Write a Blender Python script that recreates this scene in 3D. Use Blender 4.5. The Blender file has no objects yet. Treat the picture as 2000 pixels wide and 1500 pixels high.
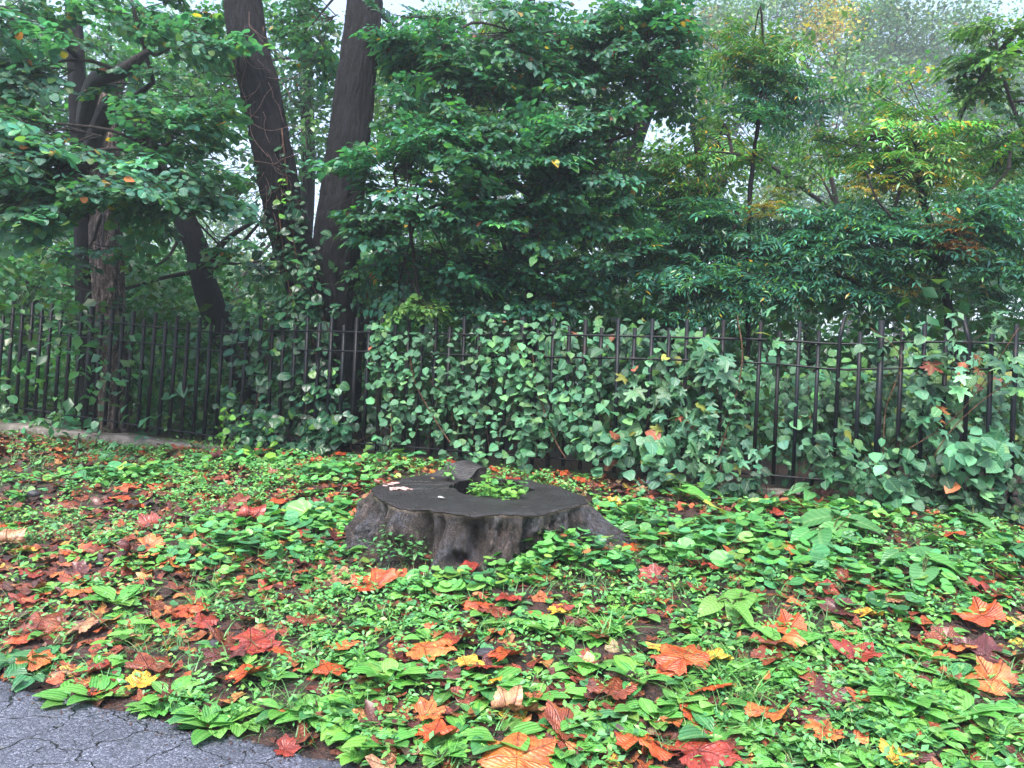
import bpy, math, random
import numpy as np
from mathutils import Matrix, Vector

random.seed(7)
rng = np.random.default_rng(11)
SC = bpy.context.scene
COL = SC.collection

# ------------------------------------------------------------------ camera
F = 1480.0                     # focal length in photo pixels (photo is 2000 wide)
PITCH = math.radians(0.39)
ROLL = math.radians(2.5)
EYE = np.array([0.0, 0.0, 1.6])
fw = np.array([0, math.cos(PITCH), math.sin(PITCH)])
r0 = np.array([1.0, 0, 0]); u0 = np.array([0, -math.sin(PITCH), math.cos(PITCH)])
RX = math.cos(ROLL) * r0 + math.sin(ROLL) * u0
UP = -math.sin(ROLL) * r0 + math.cos(ROLL) * u0
cam_d = bpy.data.cameras.new('camera'); cam = bpy.data.objects.new('camera', cam_d); COL.objects.link(cam)
cam_d.sensor_width = 36; cam_d.lens = F / 2000 * 36; cam_d.clip_start = 0.05; cam_d.clip_end = 2000
m = Matrix.Identity(4)
for i in range(3):
    m[i][0] = RX[i]; m[i][1] = UP[i]; m[i][2] = -fw[i]; m[i][3] = EYE[i]
cam.matrix_world = m
SC.camera = cam

# ------------------------------------------------------------------ world, sun, exposure
SUN_EL, SUN_AZ = math.radians(58), math.radians(200)
world = bpy.data.worlds.new('World'); SC.world = world; world.use_nodes = True
nt = world.node_tree; nt.nodes.clear()
sky = nt.nodes.new('ShaderNodeTexSky'); sky.sky_type = 'NISHITA'; sky.sun_disc = False
sky.sun_elevation = SUN_EL; sky.sun_rotation = SUN_AZ; sky.air_density = 1.0; sky.dust_density = 4.0; sky.ozone_density = 1.0
hs = nt.nodes.new('ShaderNodeHueSaturation'); hs.inputs['Saturation'].default_value = 0.85
bg = nt.nodes.new('ShaderNodeBackground'); bg.inputs['Strength'].default_value = 0.15
wo = nt.nodes.new('ShaderNodeOutputWorld')
nt.links.new(sky.outputs[0], hs.inputs['Color']); nt.links.new(hs.outputs[0], bg.inputs[0]); nt.links.new(bg.outputs[0], wo.inputs[0])
sd = bpy.data.lights.new('sun', 'SUN'); sd.energy = 1.5; sd.angle = math.radians(22); sd.color = (1, 0.985, 0.95)
sun = bpy.data.objects.new('sun', sd); COL.objects.link(sun)
# sun_rotation is measured clockwise from +Y
sdir = Vector((math.sin(SUN_AZ) * math.cos(SUN_EL), math.cos(SUN_AZ) * math.cos(SUN_EL), math.sin(SUN_EL)))
sun.rotation_euler = sdir.to_track_quat('Z', 'Y').to_euler()
SC.view_settings.view_transform = 'Standard'; SC.view_settings.look = 'None'
SC.view_settings.gamma = 1.0; SC.view_settings.exposure = 1.95
cy = SC.cycles
cy.max_bounces = 8; cy.diffuse_bounces = 4; cy.glossy_bounces = 2; cy.transmission_bounces = 3; cy.transparent_max_bounces = 4
cy.volume_bounces = 0; cy.caustics_reflective = False; cy.caustics_refractive = False
cy.use_denoising = True

# ------------------------------------------------------------------ helpers: projection
def W(px, py, d):
    """photo pixel -> world point at distance d along +Y"""
    ray = fw + RX * (px - 1000) / F - UP * (py - 750) / F
    return EYE + ray * (d / ray[1])

def proj(P):
    P = np.asarray(P, float) - EYE
    z = P @ fw
    return 1000 + F * (P @ RX) / z, 750 - F * (P @ UP) / z

def vn(p):
    p = np.asarray(p, float)
    i = np.floor(p).astype(np.int64); f = p - i; f = f * f * (3 - 2 * f)
    out = 0
    for dx in (0, 1):
        for dy in (0, 1):
            for dz in (0, 1):
                h = (i[..., 0] + dx) * 374761393 + (i[..., 1] + dy) * 668265263 + (i[..., 2] + dz) * 1274126177
                h = (h ^ (h >> 13)) * 1274126177 & 0x7fffffff
                h = (h ^ (h >> 16)) & 0xffff
                w = (f[..., 0] if dx else 1 - f[..., 0]) * (f[..., 1] if dy else 1 - f[..., 1]) * (f[..., 2] if dz else 1 - f[..., 2])
                out = out + w * (h / 65535.0)
    return out * 2 - 1

def fbm(p, o=4):
    s = 0; a = 1; p = np.asarray(p, float)
    for k in range(o):
        s = s + a * vn(p * 2 ** k + 17.3 * k); a *= .5
    return s

def smooth(a, b, x):
    t = np.clip((x - a) / (b - a), 0, 1); return t * t * (3 - 2 * t)

def edge_t(x):
    x = np.asarray(x, float)
    p = np.stack([x * 1.3, 0 * x, 0 * x], -1)
    return 2.9 + .07 * vn(p) + .035 * vn(p * 5 + 3) + .015 * vn(p * 16)

def gz(x, y):
    x = np.asarray(x, float); y = np.asarray(y, float)
    t = y + .38 * x
    z = .80 * np.clip((t - 2.9) / 4.7, 0, 1) ** .93
    z = z - .05 * np.clip(t - 12, 0, 60)
    amp = smooth(2.95, 3.8, t)
    z = z + amp * (.035 * vn(np.stack([x * 1.1, y * 1.1, 0 * x], -1)) + .015 * vn(np.stack([x * 4, y * 4, 0 * x], -1)))
    z = z - .03 * (1 - smooth(2.86, 2.93, t))
    return z

def G(px, py):
    """ground point seen at a photo pixel"""
    ray = fw + RX * (px - 1000) / F - UP * (py - 750) / F
    s = np.linspace(1.5, 14, 2500)
    P = EYE + ray[None] * s[:, None]
    dz = P[:, 2] - gz(P[:, 0], P[:, 1])
    k = np.argmax(dz < 0)
    return P[k]

# ------------------------------------------------------------------ helpers: objects
def tag(o, label=None, cat=None, group=None, kind=None):
    if label: o['label'] = label
    if cat: o['category'] = cat
    if group: o['group'] = group
    if kind: o['kind'] = kind
    return o

def empty(name, loc, label, cat, group=None):
    o = bpy.data.objects.new(name, None); COL.objects.link(o); o.location = [float(v) for v in loc]
    o.empty_display_size = .2
    return tag(o, label, cat, group)

class Geo:
    def __init__(s):
        s.v = []; s.fi = []; s.ft = []; s.c = []; s.uv = []; s.n = 0
    def add(s, v, idx, tot, col, uv=None):
        v = np.asarray(v, np.float32).reshape(-1, 3); n = len(v)
        s.v.append(v); s.fi.append(np.asarray(idx, np.int32).ravel() + s.n); s.ft.append(np.asarray(tot, np.int32).ravel())
        col = np.asarray(col, np.float32)
        if col.ndim == 1: col = np.tile(col, (n, 1))
        s.c.append(col)
        s.uv.append(np.zeros((n, 3), np.float32) if uv is None else np.asarray(uv, np.float32))
        s.n += n
    def inst(s, T, M, P, S, col):
        """T template (V, idx, tot, uv); M (N,3,3) columns = axes; P (N,3); S (N,); col (N,3)"""
        V, idx, tot, uv = T; N = len(P)
        if N == 0: return
        n = len(V)
        v = np.einsum('nij,vj->nvi', M * np.asarray(S)[:, None, None], V) + np.asarray(P)[:, None, :]
        off = (np.arange(N) * n)[:, None]
        s.add(v.reshape(-1, 3), (idx[None] + off).ravel(), np.tile(tot, N), np.repeat(col, n, 0), np.tile(uv, (N, 1)))
    def build(s, name, mat, parent=None, smooth_=False):
        v = np.concatenate(s.v); fi = np.concatenate(s.fi); ft = np.concatenate(s.ft); c = np.concatenate(s.c); uv = np.concatenate(s.uv)
        q = parent
        while q is not None: v = v - np.array(q.location, np.float32); q = q.parent
        me = bpy.data.meshes.new(name)
        me.vertices.add(len(v)); me.vertices.foreach_set('co', v.astype(np.float32).ravel())
        me.loops.add(len(fi)); me.loops.foreach_set('vertex_index', fi)
        me.polygons.add(len(ft))
        st = np.concatenate([[0], np.cumsum(ft)[:-1]]).astype(np.int32)
        me.polygons.foreach_set('loop_start', st)
        try: me.polygons.foreach_set('loop_total', ft)
        except Exception: pass
        if smooth_: me.polygons.foreach_set('use_smooth', np.ones(len(ft), bool))
        me.update(calc_edges=True)
        a = me.attributes.new('tint', 'FLOAT_COLOR', 'POINT')
        a.data.foreach_set('color', np.concatenate([c, np.ones((len(c), 1), np.float32)], 1).astype(np.float32).ravel())
        a = me.attributes.new('luv', 'FLOAT_VECTOR', 'POINT'); a.data.foreach_set('vector', uv.astype(np.float32).ravel())
        o = bpy.data.objects.new(name, me); COL.objects.link(o)
        if mat: me.materials.append(mat)
        if parent is not None: o.parent = parent
        return o

def axes(D, Nn):
    """rotation matrices with y = D, z close to Nn"""
    D = D / (np.linalg.norm(D, axis=-1, keepdims=True) + 1e-9)
    X = np.cross(D, Nn); X = X / (np.linalg.norm(X, axis=-1, keepdims=True) + 1e-9)
    Z = np.cross(X, D)
    return np.stack([X, D, Z], -1)

def tube(geo, pts, rad, sides=8, col=(1, 1, 1), amp=0, seg=None, cap=True):
    pts = np.asarray(pts, float); rad = np.asarray(rad, float)
    if seg:
        k = np.linspace(0, len(pts) - 1, seg); i = np.clip(k.astype(int), 0, len(pts) - 2); f = (k - i)
        # catmull
        p0 = pts[np.clip(i - 1, 0, None)]; p1 = pts[i]; p2 = pts[i + 1]; p3 = pts[np.clip(i + 2, None, len(pts) - 1)]
        F_ = f[:, None]
        q = .5 * ((2 * p1) + (-p0 + p2) * F_ + (2 * p0 - 5 * p1 + 4 * p2 - p3) * F_ ** 2 + (-p0 + 3 * p1 - 3 * p2 + p3) * F_ ** 3)
        rad = rad[i] * (1 - f) + rad[i + 1] * f; pts = q
    n = len(pts)
    tg = np.gradient(pts, axis=0); tg /= np.linalg.norm(tg, axis=1, keepdims=True) + 1e-9
    ref = np.array([0.31, .9, .1]) if abs(tg[0][2]) > .7 else np.array([0, 0, 1.0])
    a = np.cross(tg, ref); a /= np.linalg.norm(a, axis=1, keepdims=True) + 1e-9
    b = np.cross(tg, a)
    th = np.linspace(0, 2 * np.pi, sides, endpoint=False)
    dirs = a[:, None] * np.cos(th)[None, :, None] + b[:, None] * np.sin(th)[None, :, None]
    L = np.concatenate([[0], np.cumsum(np.linalg.norm(np.diff(pts, axis=0), axis=1))])
    R = rad[:, None] * np.ones(sides)[None]
    if amp:
        q = np.stack([np.broadcast_to(np.cos(th) * 3.2, R.shape), np.broadcast_to(np.sin(th) * 3.2, R.shape), np.broadcast_to(L[:, None] * .9, R.shape)], -1)
        q2 = np.stack([np.broadcast_to(np.cos(th) * rad.mean() * 24, R.shape), np.broadcast_to(np.sin(th) * rad.mean() * 24, R.shape), np.broadcast_to(L[:, None] * 4.5, R.shape)], -1)
        rid = np.abs(fbm(q2, 3)); R = R * (1 + .10 * fbm(q * .6, 2)) - amp * (1 - np.clip(rid * 1.6, 0, 1))
        if amp > .008: col = (np.array(col)[None, None] * (.35 + 1.5 * np.clip(np.abs(fbm(q2 * [1.3, 1.3, .8] + 37, 3)), 0, 1))[..., None]).reshape(-1, 3)
    V = pts[:, None] + dirs * R[..., None]
    uv = np.stack([np.broadcast_to(th[None] / (2 * np.pi), R.shape), np.broadcast_to(L[:, None], R.shape), np.zeros_like(R)], -1)
    i, j = np.meshgrid(np.arange(n - 1), np.arange(sides), indexing='ij'); j2 = (j + 1) % sides
    q = np.stack([i * sides + j, i * sides + j2, (i + 1) * sides + j2, (i + 1) * sides + j], -1).reshape(-1)
    tot = np.full((n - 1) * sides, 4)
    if cap:
        q = np.concatenate([q, np.arange(sides)[::-1], (n - 1) * sides + np.arange(sides)]); tot = np.concatenate([tot, [sides, sides]])
    geo.add(V.reshape(-1, 3), q, tot, np.array(col, np.float32), uv.reshape(-1, 3))

def box(geo, c, ax, h, col=(1, 1, 1)):
    """box centre c, axes columns ax (3x3), half sizes h"""
    s = np.array([[-1, -1, -1], [1, -1, -1], [1, 1, -1], [-1, 1, -1], [-1, -1, 1], [1, -1, 1], [1, 1, 1], [-1, 1, 1]], float) * np.asarray(h)
    V = s @ np.asarray(ax).T + np.asarray(c)
    f = np.array([[3, 2, 1, 0], [4, 5, 6, 7], [0, 1, 5, 4], [1, 2, 6, 5], [2, 3, 7, 6], [3, 0, 4, 7]])
    geo.add(V, f.ravel(), np.full(6, 4), np.array(col, np.float32))

# ------------------------------------------------------------------ materials
class NT:
    def __init__(s, name):
        s.m = bpy.data.materials.new(name); s.m.use_nodes = True; s.t = s.m.node_tree; s.t.nodes.clear()
        s.out = s.n('ShaderNodeOutputMaterial')
    def n(s, typ, **k):
        o = s.t.nodes.new(typ)
        for a, v in k.items():
            if a.startswith('i_'):
                key = a[2:].replace('_', ' ')
                o.inputs[int(key) if key.isdigit() else key].default_value = v
            else: setattr(o, a, v)
        return o
    def l(s, a, b): s.t.links.new(a, b)
    def attr(s, name): return s.n('ShaderNodeAttribute', attribute_name=name)
    def noise(s, vec, scale, detail=3, rough=.55):
        o = s.n('ShaderNodeTexNoise'); o.inputs['Scale'].default_value = scale; o.inputs['Detail'].default_value = detail; o.inputs['Roughness'].default_value = rough
        if vec is not None: s.l(vec, o.inputs['Vector'])
        return o
    def ramp(s, fac, stops):
        o = s.n('ShaderNodeValToRGB'); s.l(fac, o.inputs[0]); e = o.color_ramp.elements
        while len(e) < len(stops): e.new(.5)
        for k, (p, c) in enumerate(stops):
            e[k].position = p; e[k].color = (c, c, c, 1) if isinstance(c, (int, float)) else (*c, 1)
        return o
    def math(s, op, a, b=None, c=None):
        o = s.n('ShaderNodeMath', operation=op)
        for k, v in enumerate((a, b, c)):
            if v is None: continue
            if isinstance(v, (int, float)): o.inputs[k].default_value = v
            else: s.l(v, o.inputs[k])
        return o.outputs[0]
    def mix(s, f, a, b, blend='MIX'):
        o = s.n('ShaderNodeMix', data_type='RGBA', blend_type=blend)
        for k, v in ((0, f), (6, a), (7, b)):
            if isinstance(v, (int, float)): o.inputs[k].default_value = v
            elif isinstance(v, tuple): o.inputs[k].default_value = (*v, 1)
            else: s.l(v, o.inputs[k])
        return o.outputs[2]
    def bump(s, h, strength, dist):
        o = s.n('ShaderNodeBump'); o.inputs['Strength'].default_value = strength; o.inputs['Distance'].default_value = dist
        s.l(h, o.inputs['Height']); return o.outputs[0]
    def pr(s, col, rough=.5, nrm=None, spec=.5, coat=0):
        o = s.n('ShaderNodeBsdfPrincipled')
        for k, v in (('Base Color', col), ('Roughness', rough), ('Specular IOR Level', spec), ('Coat Weight', coat)):
            if isinstance(v, (int, float)): o.inputs[k].default_value = v
            elif isinstance(v, tuple): o.inputs[k].default_value = (*v, 1)
            else: s.l(v, o.inputs[k])
        if nrm is not None: s.l(nrm, o.inputs['Normal'])
        return o

def leaf_mat(name, rough=.34, trans=.3, veins='side', spec=.5, wet=0., bumps=True):
    t = NT(name); a = t.attr('tint'); uv = t.attr('luv')
    col = a.outputs['Color']; nrm = None
    if bumps:
        sp = t.n('ShaderNodeSeparateXYZ'); t.l(uv.outputs['Vector'], sp.inputs[0])
        ax = t.math('ABSOLUTE', sp.outputs[0])
        mid = t.math('SMOOTH_MIN', t.math('MULTIPLY', ax, 14), 1.0, .1)
        if veins == 'side':
            w = t.math('SINE', t.math('MULTIPLY', t.math('SUBTRACT', sp.outputs[1], t.math('MULTIPLY', ax, .7)), 44))
        elif veins == 'long':
            w = t.math('SINE', t.math('MULTIPLY', ax, 70))
        elif veins == 'plain': w = t.math('MULTIPLY', ax, 0.0)
        else:
            an = t.math('ARCTAN2', sp.outputs[0], t.math('SUBTRACT', sp.outputs[1], .1)); w = t.math('SINE', t.math('MULTIPLY', an, 9))
        no = t.noise(uv.outputs['Vector'], 9, 2)
        h = t.math('ADD', t.math('MULTIPLY', w, .35), t.math('ADD', mid, no.outputs[0]))
        nrm = t.bump(h, .55, .006)
        f = t.math('MULTIPLY', t.math('SUBTRACT', 1.0, mid), .35)
        col = t.mix(f, col, t.mix(.5, col, (.35, .5, .2)))
        col = t.mix(.5, col, t.mix(t.math('MULTIPLY_ADD', w, .5, .5), t.mix(.35, col, (0, 0, 0)), col))
    p = t.pr(col, rough, nrm, spec, wet)
    if wet: p.inputs['Coat Roughness'].default_value = .12
    if trans:
        tr = t.n('ShaderNodeBsdfTranslucent'); t.l(t.mix(1.0, col, (1.0, 1.15, .55), 'MULTIPLY'), tr.inputs[0])
        mx = t.n('ShaderNodeMixShader'); mx.inputs[0].default_value = trans
        t.l(p.outputs[0], mx.inputs[1]); t.l(tr.outputs[0], mx.inputs[2]); t.l(mx.outputs[0], t.out.inputs[0])
    else: t.l(p.outputs[0], t.out.inputs[0])
    return t.m

def bark_mat(name, c1, c2, rough=.55, sc=1., green=0.):
    t = NT(name); g = t.n('ShaderNodeNewGeometry'); mp = t.n('ShaderNodeMapping'); t.l(g.outputs['Position'], mp.inputs[0])
    mp.inputs['Scale'].default_value = (1, 1, .22)
    n1 = t.noise(mp.outputs[0], 26 * sc, 6, .75); n2 = t.noise(g.outputs['Position'], 5, 3)
    r = t.ramp(n1.outputs[0], [(.44, c1), (.56, c2)])
    col = t.mix(t.ramp(n2.outputs[0], [(.45, 0.), (.7, .5)]).outputs[0], r.outputs[0], (c1[0] * .6, c1[1] * .6, c1[2] * .6))
    nf = t.noise(mp.outputs[0], 95, 4, .8)
    col = t.mix(t.ramp(nf.outputs[0], [(.52, 0.), (.62, .55)]).outputs[0], col, (c2[0] * 2.6, c2[1] * 2.6, c2[2] * 2.6))
    if green: col = t.mix(t.math('MULTIPLY', t.ramp(t.noise(g.outputs['Position'], 9, 4).outputs[0], [(.5, 0.), (.6, 1.)]).outputs[0], green), col, (.05, .085, .04))
    col = t.mix(1.0, col, t.attr('tint').outputs['Color'], 'MULTIPLY')
    p = t.pr(col, rough, t.bump(n1.outputs[0], 1.0, .05), .18); t.l(p.outputs[0], t.out.inputs[0])
    return t.m

M_LEAF = leaf_mat('broad_leaf', .27, .40, 'side')
M_LEAF_FAR = leaf_mat('far_leaf', .32, .42, bumps=False)
M_PINN = leaf_mat('compound_leaf', .24, .40, bumps=False)
M_IVY = leaf_mat('glossy_ivy_leaf', .27, .15, 'plain', .45)
M_VINE = leaf_mat('vine_leaf', .48, .25, 'side')
M_GRAPE = leaf_mat('grape_leaf', .45, .25, 'rad')
M_GROUNDLEAF = leaf_mat('violet_leaf', .34, .2, 'rad')
M_PLANTAIN = leaf_mat('plantain_leaf', .28, .2, 'long', .6)
M_GRASS = leaf_mat('grass_blade', .4, .2, bumps=False)
M_BARK = bark_mat('dark_wet_bark', (.0008, .0008, .0013), (.0085, .008, .012), .65)
M_BARK_RED = bark_mat('reddish_dark_bark', (.012, .008, .009), (.062, .042, .040), .5)
M_BARK_BLACK = bark_mat('black_wet_bark', (.0015, .0015, .002), (.007, .0065, .009), .65)
M_BARK_GREY = bark_mat('grey_weathered_bark', (.026, .019, .017), (.17, .132, .12), .8)
M_BARK_HAZE = bark_mat('haze_paled_bark', (.08, .085, .085), (.17, .175, .17), .7)  # far trunks: distance haze put into the bark colour
M_TWIG = bark_mat('twig_bark', (.018, .014, .014), (.04, .032, .03), .5)

# ------------------------------------------------------------------ ground
def ground():
    xs = np.concatenate([np.linspace(-150, -10, 24)[:-1], np.linspace(-10, 8, 260), np.linspace(8, 150, 24)[1:]])
    ys = np.concatenate([np.linspace(-60, 0, 12)[:-1], np.linspace(0, 11, 220), np.linspace(11, 40, 30)[1:], np.linspace(40, 260, 20)[1:]])
    X, Y = np.meshgrid(xs, ys, indexing='ij'); Z = gz(X, Y)
    V = np.stack([X, Y, Z], -1).reshape(-1, 3); n, k = X.shape
    i, j = np.meshgrid(np.arange(n - 1), np.arange(k - 1), indexing='ij')
    q = np.stack([i * k + j, (i + 1) * k + j, (i + 1) * k + j + 1, i * k + j + 1], -1).reshape(-1)
    g = Geo(); g.add(V, q, np.full(len(q) // 4, 4), (1, 1, 1))
    t = NT('wet_soil'); p = t.n('ShaderNodeNewGeometry').outputs['Position']
    n1 = t.noise(p, 9, 4); n2 = t.noise(p, 90, 4, .7); n3 = t.noise(p, 34, 3)
    c = t.ramp(n1.outputs[0], [(.35, (.012, .008, .007)), (.5, (.030, .015, .013)), (.68, (.06, .024, .019))]).outputs[0]
    c = t.mix(t.ramp(n3.outputs[0], [(.5, 0.), (.62, .6)]).outputs[0], c, (.12, .05, .035))
    c = t.mix(t.ramp(n2.outputs[0], [(.3, .9), (.6, 0.)]).outputs[0], c, (.016, .012, .011))
    h = t.math('ADD', n2.outputs[0], t.math('MULTIPLY', n3.outputs[0], 1.5))
    b = t.pr(c, .42, t.bump(h, .8, .02)); t.l(b.outputs[0], t.out.inputs[0])
    tag(g.build('ground', t.m, None, True), kind='structure')
ground()

def road():
    xs = np.linspace(-40, 40, 2400); g = Geo()
    te = edge_t(xs); ey = te - .38 * xs
    rows = []
    for k, off in enumerate([0, 0, .03, .25, 1.0, 3.5, 7.0]):
        y = ey - off * 1.07; z = gz(xs, y) * 0 + (-.03 if k == 0 else (.004 if k == 1 else .012))
        if off > .3: y = (2.9 - .38 * xs) - off * 1.07
        if k == 0: y = y + .006
        rows.append(np.stack([xs, y, z], -1))
    V = np.stack(rows, 1); n, k = V.shape[:2]
    i, j = np.meshgrid(np.arange(n - 1), np.arange(k - 1), indexing='ij')
    q = np.stack([i * k + j, i * k + j + 1, (i + 1) * k + j + 1, (i + 1) * k + j], -1).reshape(-1)
    g.add(V.reshape(-1, 3), q, np.full(len(q) // 4, 4), (1, 1, 1))
    t = NT('wet_cracked_asphalt'); p = t.n('ShaderNodeNewGeometry').outputs['Position']
    wob = t.noise(p, 6, 3); add = t.n('ShaderNodeVectorMath', operation='MULTIPLY_ADD')
    t.l(wob.outputs['Color'], add.inputs[0]); add.inputs[1].default_value = (.16, .16, 0); t.l(p, add.inputs[2])
    vo = t.n('ShaderNodeTexVoronoi', feature='DISTANCE_TO_EDGE'); vo.inputs['Scale'].default_value = 3.0; t.l(add.outputs[0], vo.inputs['Vector'])
    vo2 = t.n('ShaderNodeTexVoronoi', feature='DISTANCE_TO_EDGE'); vo2.inputs['Scale'].default_value = 9; t.l(add.outputs[0], vo2.inputs['Vector'])
    wv = t.noise(p, 2.5, 3)
    wid = t.ramp(wv.outputs[0], [(.4, .0012), (.62, .011)]).outputs[0]
    cr = t.math('LESS_THAN', vo.outputs['Distance'], wid)
    crs = t.math('SUBTRACT', 1.0, t.math('MINIMUM', t.math('DIVIDE', vo.outputs['Distance'], t.math('ADD', wid, .006)), 1.0))
    cr2 = t.math('MULTIPLY', t.math('LESS_THAN', vo2.outputs['Distance'], .012), t.ramp(wv.outputs[0], [(.53, 0.), (.6, 1.)]).outputs[0])
    ag = t.n('ShaderNodeTexVoronoi'); ag.inputs['Scale'].default_value = 120; t.l(p, ag.inputs['Vector'])
    ag2 = t.noise(p, 320, 2); big = t.noise(p, 4, 4)
    c = t.ramp(ag.outputs['Color'], [(.1, (.045, .050, .070)), (.6, (.088, .097, .135)), (.93, (.22, .235, .30))]).outputs[0]
    c = t.mix(t.ramp(big.outputs[0], [(.35, .55), (.65, 0.)]).outputs[0], c, (.045, .05, .068))
    c = t.mix(t.math('MAXIMUM', crs, cr2), c, (.012, .011, .012))
    h = t.math('SUBTRACT', t.math('ADD', t.math('MULTIPLY', ag.outputs['Distance'], -.6), t.math('MULTIPLY', ag2.outputs[0], .5)), t.math('MULTIPLY', crs, 2.5))
    b = t.pr(c, .42, t.bump(h, .9, .006), .5); t.l(b.outputs[0], t.out.inputs[0])
    tag(g.build('road', t.m, None), kind='structure')
road()

# ------------------------------------------------------------------ leaf templates: base at origin, along +Y, normal +Z
def strip(n, wf, fold=.25, curl=-.15, shift=None, wave=0.):
    s = np.linspace(0, 1, n + 1); w = np.array([max(wf(x), .004) for x in s])
    z = curl * s * s
    sh = np.array([shift(x) if shift else 0 for x in s])
    wz = wave * np.sin(s * 9)
    mid = np.stack([0 * s, s, z], -1)
    l = np.stack([-w, s + sh, z + fold * w + wz], -1); r = np.stack([w, s + sh, z + fold * w - wz], -1)
    V = np.stack([l, mid, r], 1).reshape(-1, 3); f = []
    for i in range(n):
        a = 3 * i; f += [a, a + 1, a + 4, a + 3, a + 1, a + 2, a + 5, a + 4]
    uv = V.copy(); uv[:, 2] = 0
    return V, np.array(f, np.int32), np.full(2 * n, 4, np.int32), uv

def polar(n, rf, cy_=.0, cup=.15, fold=.0, droop=.2, rings=1, rough=0., seed=0):
    """fan leaf, petiole joins at origin; rf(angle from +Y) -> radius"""
    rr = np.random.default_rng(seed)
    th = np.linspace(-np.pi, np.pi, n, endpoint=False) + np.pi / n
    R = np.array([rf(t) for t in th])
    V = [[0, cy_, 0]]
    for k in range(1, rings + 1):
        q = k / rings
        x = np.sin(th) * R * q; y = cy_ + np.cos(th) * R * q
        z = cup * (x * x + (y - cy_) ** 2) + fold * np.abs(x) - droop * y * np.abs(y) + rough * rr.normal(size=n) * q
        V += list(np.stack([x, y, z], -1))
    f = []; tot = []
    for j in range(n):
        f += [0, 1 + (j + 1) % n, 1 + j]; tot.append(3)
    for k in range(1, rings):
        a = 1 + (k - 1) * n; b = 1 + k * n
        for j in range(n):
            j2 = (j + 1) % n; f += [a + j, a + j2, b + j2, b + j]; tot.append(4)
    V = np.array(V, float); uv = V.copy(); uv[:, 2] = 0
    return V, np.array(f, np.int32), np.array(tot, np.int32), uv

def flip(T):   # make normals face +Z
    return T
ovate = strip(4, lambda s: .36 * math.sin(math.pi * s ** .8) ** .85 * (1.05 - .25 * s), .22, -.22)
ovate_lo = strip(2, lambda s: .34 * (1 if .3 < s < .7 else 0.05), .22, -.22)
heart = polar(12, lambda a: .46 * (1 + .22 * math.cos(a) ** 3 - .35 * math.exp(-((abs(a) - math.pi) / .35) ** 2)) + (.14 * math.exp(-(a / .25) ** 2)), .40, -.25, .12, .12)
roundl = strip(4, lambda s: .43 * math.sin(math.pi * min(1, s) ** .72) ** .7, .18, -.15)
leaflet = strip(2, lambda s: .15 * (1 if .2 < s < .8 else .1), .3, -.2)
def grape_r(a):
    d = [0, 1.05, -1.05, 2.05, -2.05]; L = [.62, .52, .52, .42, .42]
    return max(.27, max(l * math.exp(-((a - x) / .42) ** 2) for l, x in zip(L, d))) * (1 + .06 * math.sin(a * 21))
grape = polar(32, grape_r, .30, -.2, .05, .2, 1, .01, 3)
violet = polar(12, lambda a: .47 * (1 - .5 * math.exp(-((abs(a) - math.pi) / .4) ** 2)) + .05 * math.exp(-(a / .3) ** 2), .36, .35, 0, .1, 1, .008, 5)
ivyl = polar(12, lambda a: .42 * (1 - .3 * math.exp(-((abs(a) - math.pi) / .4) ** 2)) + .2 * math.exp(-(a / .3) ** 2), .38, -.2, .1, .25)
plantain = strip(6, lambda s: .035 if s < .2 else .035 + .29 * math.sin(math.pi * ((s - .2) / .8) ** .85) ** .65, .35, -.30, None, .012)
blade = strip(4, lambda s: .022 * (1.05 - s), .3, -.55)
tiny = strip(2, lambda s: .26 * (1 if .3 < s < .7 else .1), .2, -.2)
bigleaf = strip(7, lambda s: .33 * math.sin(math.pi * (s * .96 + .04) ** .62) ** .75, .22, -.35, lambda s: -.16 * (1 - s) ** 3, .02)

def unit(v): return v / (np.linalg.norm(v, axis=-1, keepdims=True) + 1e-9)

def pick(n, pal, var=.18, hue=.06):
    """pal: list of (weight, (r,g,b))"""
    w = np.array([p[0] for p in pal], float); w /= w.sum()
    k = rng.choice(len(pal), n, p=w); c = np.array([p[1] for p in pal])[k]
    c = c * np.exp(rng.normal(0, var, (n, 1))) * np.exp(rng.normal(0, hue, (n, 3)))
    return np.clip(c, .003, .9)

# ------------------------------------------------------------------ sprays (twig + leaf placements), twig along +Y, length about 1 unit
def spray_alt(nside=5, nl=5, leafs=.17, spread=.6, droop=.25, seed=0, both=True):
    r = np.random.default_rng(seed); P = []; D = []; Nn = []; S = []; tw = [((0, 0, 0), (0, .5, .0), (0, 1, -droop))]
    for i in range(nside * 2):
        sd = 1 if i % 2 else -1
        y0 = .12 + .8 * (i + .5) / (nside * 2) + r.normal(0, .02)
        ang = math.radians(r.uniform(38, 62)) * sd
        L = spread * (1 - .55 * y0) * r.uniform(.7, 1.15)
        d = np.array([math.sin(ang), math.cos(ang), r.normal(0, .12)])
        b = np.array([0, y0, -droop * y0 * y0])
        tip = b + d * L + np.array([0, 0, -droop * .6 * L])
        tw.append((b, b + d * L * .5, tip))
        k = max(2, int(nl * L / spread / .7))
        for j in range(k):
            s = (j + .6) / k; p = b + d * L * s + np.array([0, 0, -droop * .6 * L * s * s])
            la = ang + (1 if j % 2 else -1) * math.radians(r.uniform(30, 60)) * (0 if j == k - 1 else 1)
            P.append(p); D.append([math.sin(la), math.cos(la), r.normal(-.28, .22)])
            Nn.append([r.normal(0, .28), r.normal(0, .28), 1]); S.append(leafs * r.uniform(.75, 1.2))
    P.append([0, 1, -droop]); D.append([0, 1, -.3]); Nn.append([0, 0, 1]); S.append(leafs)
    return np.array(P, float), unit(np.array(D, float)), unit(np.array(Nn, float)), np.array(S), tw

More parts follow.
